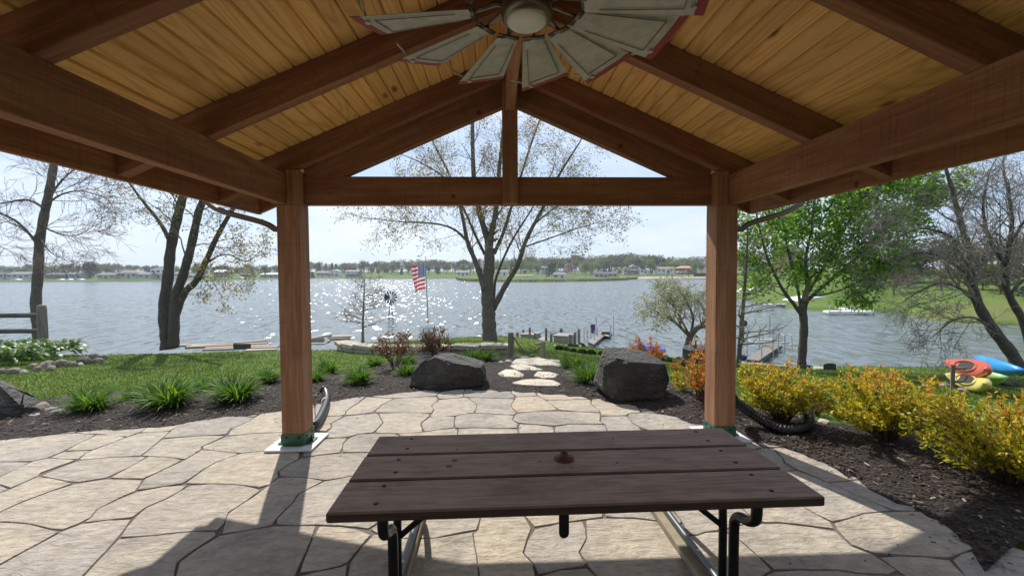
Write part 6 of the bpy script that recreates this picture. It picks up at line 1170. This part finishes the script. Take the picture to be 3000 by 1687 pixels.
SPEC = [(265, 766, 818, 25, 'dark_round', 1.0, 'large dense tree on the far shore standing left of the hipped roof house'), (935, 769, 800, 70, 'conifer', 1., None), (955, 772, 800, 72, 'conifer', 1., None), (973, 771, 800, 70, 'conifer', 1., None), (985, 773, 800, 74, 'conifer', 1.1, None), (1012, 776, 806, 40, 'plum', 1., 'dark red tree beside the white three storey house'), (1022, 777, 806, 55, 'dark_round', .8, None),
  (1617, 768, 814, -35, 'dark_round', 1.0, 'dark spreading tree on the grassy point beside the white pool house'), (1674, 774, 800, 30, 'redbud', 1.5, 'pink purple blossoming tree right of the dark spreading tree'), (1655, 788, 803, 20, 'redbud', 1.2, 'low mauve blossoming tree behind the pool house'), (1716, 763, 806, 25, 'bright', 1.3, 'rounded light green tree right of the blossoming tree'), (1735, 788, 806, 12, 'plum', 1., 'small dark red tree left of the long dark roofed beach house'), (1905, 757, 802, 35, 'bright', 1., 'tall light green tree between white house and brown roofed house'), (1815, 786, 803, 20, 'plum', 1.2, 'pinkish red tree left of the pointed gable house'), (1862, 790, 803, 12, 'plum', 1., 'dusky pink tree in front of the tall gable house'), (1910, 789, 803, 14, 'plum', 1.3, 'wide dark red bush in front of the white house'), (1960, 790, 803, 12, 'plum', .9, 'small dark red tree in front of the brown roofed house'), (1880, 775, 801, 30, 'dark_round', .9, 'dense dark tree right of the tall gable house'), (1785, 780, 803, 30, 'conifer', 1., None), (1770, 781, 803, 32, 'conifer', 1., None), (1925, 760, 800, 60, 'conifer', 1.2, None), (1945, 757, 800, 60, 'conifer', 1.2, None), (1960, 752, 800, 70, 'bright', 1.2, None), (2035, 767, 798, 30, 'bright', 1.1, 'light green tree right of the orange roofed house'), (1864, 768, 800, 45, 'conifer', 1.2, None), (1538, 790, 806, 5, 'budding', .9, 'small budding tree standing on the lawn behind the maple trunk'), (455, 776, 812, 40, 'budding', 1., None), (580, 770, 815, 28, 'budding', 1.1, None), (655, 786, 812, 30, 'plum', 1.2, 'reddish tree behind the brick lake house'), (735, 776, 814, 20, 'bright', .9, None), (776, 774, 816, 12, 'budding', .9, None), (915, 796, 815, 6, 'conifer', 1.5, 'dark small conifer near the water right of the left post')]
for x, yt, yb, v, kd, wd, lab in SPEC: far_tree(x, yt, float(np.interp(x, MX, SD))+v, kd, ybase=yb, label=lab, wide=wd)
# woods on the near right bank
RX = [p[0] for p in RIGHT]; RD = [gdepth(wat(*p)) for p in RIGHT]
def zright(v): return WATER+float(np.interp(v, *PROF['right']))
x = 2110.
while x < 3250:
    v = ftree.uniform(60, 110); D = float(np.interp(x, RX, RD))+v; kd = ftree.choices(['bare', 'budding', 'bright', 'dark_round'], [6, 3, 1.2, 1.])[0]
    far_tree(x, np.interp(x, [2110, 2250, 2500, 2700, 2900, 3200], [748, 742, 722, 700, 684, 670])+ftree.uniform(-4, 22), D, kd, zright(v), label=KW[kd]+' tree on the rise across the cove '+('behind the green tree' if x < 2700 else 'behind the bare spreading tree'), group='trees across the cove', wide=1.3); x += ftree.uniform(26, 44)
x = 2620.
while x < 3250:
    v = ftree.uniform(3, 34); D = float(np.interp(x, RX, RD))+v; kd = ftree.choices(['bare', 'budding', 'dark_round'], [5, 2, 1.])[0]
    far_tree(x, ftree.uniform(730, 800), D, kd, zright(v), label=KW[kd]+' small tree near the water across the cove', group='small trees across the cove', wide=1.35); x += ftree.uniform(17, 32)
# --- houses
def hm_(name, c, r=.8): 
    k = name+'_house'
    if k not in M: M[k] = plain(k, c, r, var=.06, scale=.5, bump=0)
    return M[k]
M['pane'] = plain('window_pane', (.035, .045, .055), .12, var=.1, bump=0)
def house(x0, x1, yb, yt, D, wall, roof, label, style='gable_side', floors=1, name='lake_house'):
    a, b = at_depth(x0, yb, D), at_depth(x1, yb, D); w = np.linalg.norm(b-a); H = (yb-yt)*D/F; e = empty(name, (a+b)/2, label, 'house', 'houses across the lake', rz=math.atan2(b[1]-a[1], b[0]-a[0])); dp = max(7., w*.7); rh_ = H*(.36 if floors == 1 else .26); wh = H-rh_; ov = .5
    q = MB(); q.box((-w/2, 0, -3), (w/2, dp, wh)); wl = q.build('wall', hm_(*wall), e); q = MB()
    if style == 'gable_side': P = [(-w/2-ov, -ov, wh), (-w/2-ov, dp+ov, wh), (-w/2-ov, dp/2, H)]; q.prism(P, (0, 0, 0), (w+2*ov, 0, 0))
    elif style == 'gable_front':
        P = [(-w/2-ov, 0, wh), (w/2+ov, 0, wh), (0, 0, H)]; q.prism(P, (0, .02, 0), (0, dp+ov, 0))
    else: q.add([(-w/2-ov, -ov, wh), (w/2+ov, -ov, wh), (w/2+ov, dp+ov, wh), (-w/2-ov, dp+ov, wh), (-w*.22, dp/2, H), (w*.22, dp/2, H)], [(3, 2, 1, 0), (0, 1, 5, 4), (1, 2, 5), (2, 3, 4, 5), (3, 0, 4)])
    rf = q.build('roof', hm_(*roof), e)
    if style == 'gable_front': q = MB(); q.add([(-w/2-ov, -.02, wh), (w/2+ov, -.02, wh), (0, -.02, H-.3)], [(0, 1, 2)]); q.prism([(-w/2, -.05, wh), (w/2, -.05, wh), (0, -.05, H-.5)], (0, 0, 0), (0, .06, 0)); q.build('gable', hm_(*wall), e)
    fh = wh/floors; n_ = max(2, int(w/3.2))
    for f_ in range(floors):
        for k in range(n_):
            xx = -w/2+w*(k+.5)/n_; ww = w/n_*.30
            if f_ == 0 and k == n_//2: q = MB(); q.box((xx-.7, -.06, .0), (xx+.7, .02, fh*.72)); q.build('door', hm_('door', (.09, .08, .075)), e); continue
            q = MB(); q.box((xx-ww, -.07, f_*fh+fh*.36), (xx+ww, .02, f_*fh+fh*.80)); wi = q.build('window', M['pane'], e); q = MB(); q.box((xx-ww-.1, -.10, f_*fh+fh*.30), (xx+ww+.1, .02, f_*fh+fh*.355)); q.build('sill', hm_('trim', (.7, .7, .68)), wi)
    if floors > 1: q = MB(); q.box((-w/2, -1.6, fh-.15), (w/2, -.08, fh)); q.box((-w/2, -1.65, fh), (w/2, -1.58, fh+.9)); q.build('balcony', hm_('trim', (.7, .7, .68)), e)
    return e
WH, PG, TN, BR, BL, ST_ = ('white', (.68, .68, .66)), ('pale_grey', (.42, .43, .43)), ('tan_wall', (.42, .36, .28)), ('brick', (.20, .11, .08)), ('blue_grey', (.28, .33, .37)), ('stone_wall', (.38, .34, .28))
RG, RD_, RM, RB, RO_ = ('grey_shingle', (.17, .165, .165)), ('dark_shingle', (.06, .06, .068)), ('mauve_shingle', (.19, .155, .15)), ('brown_shingle', (.26, .17, .12)), ('orange_tile', (.55, .27, .11))
HS = [(-40, 11, 816, 797, 14, PG, RD_, 'grey house cut by the left edge of the picture', 'gable_side', 1), (18, 86, 816, 796, 14, PG, RG, 'pale grey lake house left of the tall straight trunk', 'gable_side', 1), (132, 192, 815, 799, 18, BR, RD_, 'dark brown lake house just right of the tall straight trunk', 'gable_side', 1), (199, 240, 813, 797, 18, BL, RG, 'light blue grey lake house with pale roof', 'hip', 1), (284, 336, 816, 799, 12, TN, RG, 'light tan lake house with open porch', 'gable_side', 1), (337, 400, 815, 791, 16, PG, RM, 'wide lake house with mauve hipped roof', 'hip', 1), (402, 440, 814, 798, 16, PG, RG, 'low grey lake house left of the white gabled house', 'gable_side', 1), (441, 487, 815, 781, 12, WH, RD_, 'tall white lake house with dark front gable', 'gable_front', 2), (508, 533, 811, 796, 16, WH, RG, 'white lake house seen between the tree trunks', 'gable_side', 1), (551, 580, 813, 803, 12, PG, RG, 'low grey lake house seen right of the trunks', 'gable_side', 1), (628, 656, 809, 790, 24, BR, WH, 'brick lake house with white roof edge', 'gable_side', 1), (705, 735, 811, 789, 20, TN, RG, 'tan lake house near the left post', 'gable_front', 2), (762, 812, 813, 799, 14, BL, WH, 'blue grey lake house with white flat roof beside the left post', 'gable_side', 1),
  (927, 962, 808, 794, 22, TN, RG, 'tan lake house right of the left post', 'gable_side', 1), (967, 992, 809, 789, 20, WH, BL, 'white three storey house right of the left post', 'gable_front', 2), (1012, 1050, 809, 791, 18, BL, RG, 'long blue grey house above the small bare sapling', 'gable_side', 2), (1338, 1374, 808, 792, 30, WH, RG, 'white house left of the maple trunk on the far shore', 'gable_side', 1), (1452, 1486, 807, 790, 24, WH, RG, 'white garage seen between the maple limbs', 'gable_side', 1), (1586, 1606, 793, 779, 60, BL, RG, 'blue grey house high behind the maple crown', 'gable_side', 1), (1619, 1656, 815, 798, -30, WH, RG, 'white pool house with grey roof on the grassy point', 'gable_side', 1), (1742, 1808, 813, 796, 2, ST_, RD_, 'long low beach house with dark roof', 'gable_side', 1), (1828, 1846, 801, 781, 26, ST_, RD_, 'stone house with steep pointed gable', 'gable_front', 1), (1848, 1870, 801, 775, 30, TN, RG, 'tan house with tall gable right of the pointed one', 'gable_front', 2), (1876, 1896, 801, 784, 28, WH, RG, 'small white house right of the tall gable house', 'hip', 1), (1925, 1976, 799, 781, 30, WH, RB, 'white house with long brown roof', 'gable_side', 1), (1988, 2041, 796, 779, 34, BR, RO_, 'house with bright orange tiled roof left of the right post', 'hip', 1)]
for x0, x1, yb, yt, v, wl, rf, lab, sty, fl_n in HS: house(x0, x1, yb, yt, float(np.interp((x0+x1)/2, MX, SD))+v, wl, rf, lab, sty, fl_n)
def house_r(x0, x1, yb, yt, D, wl, rf, lab): return house(x0, x1, yb, yt, D, wl, rf, lab)
house_r(2310, 2352, 775, 715, 105, BR, RD_, 'red brick house half hidden by the green tree'); house_r(2565, 2680, 808, 765, 95, PG, RD_, 'grey house behind the twigs of the bare spreading tree'); house_r(2180, 2260, 790, 760, 140, TN, RG, 'tan house seen right of the right post')
# --- boats, lifts and docks over there
M['white_tarp'] = plain('white_canopy', (.80, .80, .79), .6, var=.04, bump=0)
def canopy_lift(x0, x1, yb, yt, D, label, mat='white_tarp', group=None):
    a, b = at_depth(x0, yb, D), at_depth(x1, yb, D); w = np.linalg.norm(b-a); h = (yb-yt)*D/F; e = empty('canopy_lift', (a+b)/2, label, 'boat lift', group)
    q = MB(); n_ = 8; P = [(-w/2+w*k/n_, 0, h*.72+h*.28*math.sin(math.pi*k/n_)) for k in range(n_+1)]+[(w/2, 0, h*.66), (-w/2, 0, h*.66)]; q.prism(P, (0, -1.2, 0), (0, 1.6, 0)); q.build('canopy', M[mat], e)
    for sx in (-.44, .44):
        for sy in (-1., 1.4): q = MB(); q.tube([(sx*w, sy, -.8), (sx*w, sy, h*.7)], .05, 5); q.build('leg', M['alu'], e)
    return e
for x0, x1, lab in ((36, 59, 'white canopy boat lift at the far shore left of the tall straight trunk'), (168, 186, 'left of the three white boat canopies right of the tall straight trunk'), (196, 210, 'middle of the three white boat canopies right of the tall straight trunk'), (227, 244, 'right of the three white boat canopies right of the tall straight trunk'), (698, 712, 'white boat canopy on the far shore left of the left post')): canopy_lift(x0, x1, 824 if x0 < 500 else 820, 817 if x0 < 500 else 811, float(np.interp(x0, MX, SD))-4, lab, group='far boat lifts')
canopy_lift(2172, 2238, 884, 842, 62, 'tan and white canopy boat lift right of the right post', 'white_tarp')
bl_ = canopy_lift(2318, 2442, 908, 868, 47.5, 'boat lift with white canopy behind the green tree trunk')
bo = at_depth(2375, 909, 47); e = empty('covered_boat', bo, 'covered motor boat on the white lift behind the green tree trunk', 'boat'); q = MB(); q.box((-2.1, -.9, -.1), (2.0, .9, .35), .12); q.build('hull', M['steel_d'], e); q = MB(); q.prism([(-2.0, 0, .35), (1.9, 0, .35), (1.2, 0, .95), (-1.5, 0, 1.05)], (0, -.85, 0), (0, .85, 0)); q.build('cover', M['white_tarp'], e)
def strip_dock(a_px, b_px, wd, label):
    a, b = wat(*a_px, WATER+.25), wat(*b_px, WATER+.25); L = np.linalg.norm(b-a); e = empty('shore_dock', a, label, 'dock', rz=math.atan2(b[1]-a[1], b[0]-a[0])); q = MB(); q.box((0, -wd/2, -.12), (L, wd/2, .06)); q.build('deck', M['white_tarp'], e)
    for k in range(5): q = MB(); q.tube([(L*k/4, -wd/2, -.6), (L*k/4, -wd/2, .5)], .04, 5); q.build('pipe_post', M['alu'], e)
strip_dock((2420, 912), (2548, 913), 1.0, 'low white dock right of the covered boat'); strip_dock((2445, 902), (2540, 911), .9, 'second white dock angling behind the first'); strip_dock((2240, 891), (2320, 891), .9, 'white dock between the tan lift and the covered boat')
q = MB(); P = [at_depth(2525, 872, 52), at_depth(2545, 848, 54)]; q.tube(P, .07, 4); q.tube([p+np.array([1.2, 0, 0]) for p in P], .07, 4)
for t in np.linspace(.1, .9, 7): q.tube([P[0]*(1-t)+P[1]*t, P[0]*(1-t)+P[1]*t+np.array([1.2, 0, 0])], .06, 4)
tag(q.build('timber_stair', M['treated']), 'pale timber stair on the bank across the cove', 'stair')
def retaining(x0, x1, y0, y1, D, lab):
    a, b = at_depth(x0, y1, D), at_depth(x1, y1, D); h = (y1-y0)*D/F; e = empty('timber_wall', a, lab, 'wall')
    for k in range(4): q = MB(); q.box((0, 0, h*k/4+.01), (np.linalg.norm(b-a), .25, h*(k+1)/4-.01), .01); q.build('timber', M['treated'], e)
retaining(2450, 2520, 866, 878, 52, 'low timber wall right of the white boat canopy'); retaining(2545, 2600, 846, 862, 56, 'upper timber wall right of the pale stair')
pl = at_depth(2423, 858, 56); q = MB(); q.tube([pl-np.array([0, 0, .5]), pl+np.array([0, 0, 2.2])], .14, 8); tag(q.build('utility_post', M['steel_d']), 'dark post standing on the lawn across the cove', 'post')
q = MB(); a, b = at_depth(2033, 809, 262), at_depth(2075, 809, 262); q.box((0, 0, -.5), (np.linalg.norm(b-a), .2, 1.9)); o = q.build('dark_fence', M['steel_d'], loc=a); tag(o, 'dark fence panel on the far lawn beside the right post', 'fence')
def car(px, py, D, mat, lab):
    e = empty('parked_car', at_depth(px, py, D), lab, 'car'); q = MB(); q.box((-2.1, -.85, .3), (2.1, .85, .85), .12); q.build('body', mat, e); q = MB(); q.prism([(-1.3, 0, .85), (1.2, 0, .85), (.7, 0, 1.4), (-.9, 0, 1.4)], (0, -.75, 0), (0, .75, 0)); q.build('cabin', M['pane'], e)
    for sx in (-1.3, 1.3):
        for sy in (-.85, .85): q = MB(); q.tube([(sx, sy-.1, .32), (sx, sy+.1, .32)], .32, 10); q.build('wheel', M['bolt'], e)
car(1993, 800, 275, M['white_tarp'], 'white car parked in front of the orange roofed house'); car(2017, 798, 278, M['steel_d'], 'dark car parked right of the white car')
q = MB(); q.add([at_depth(x, y, d) for x, y, d in ((1486, 807.5, 215), (1566, 805.5, 215), (1566, 804, 232), (1486, 806, 232))], [(0, 1, 2, 3)]); tag(q.build('road', M['conc']), 'pale road on the far shore', kind='structure')
q = MB(); q.add([at_depth(x, y, d) for x, y, d in ((1815, 812, 236), (2080, 811, 236), (2080, 810, 244), (1815, 811, 244))], [(0, 1, 2, 3)]); tag(q.build('path', M['conc']), 'pale path along the far beach', kind='structure')
# thin air between here and the far shore
hz = MB(); hz.box((-1000, -60, -8), (1000, 1050, 90)); ho = hz.build('haze', None); ht_ = bpy.data.materials.new('haze_air'); ht_.use_nodes = True; tn = ht_.node_tree; tn.nodes.clear()
hv = tn.nodes.new('ShaderNodeVolumePrincipled'); hv.inputs['Color'].default_value = (.82, .88, .97, 1); hv.inputs['Density'].default_value = .00035; hv.inputs['Anisotropy'].default_value = .2; hoo = tn.nodes.new('ShaderNodeOutputMaterial'); tn.links.new(hv.outputs[0], hoo.inputs['Volume']); ho.data.materials.append(ht_); ho['kind'] = 'stuff'; ho['label'] = 'thin summer haze over the lake'; cy.volume_bounces = 0
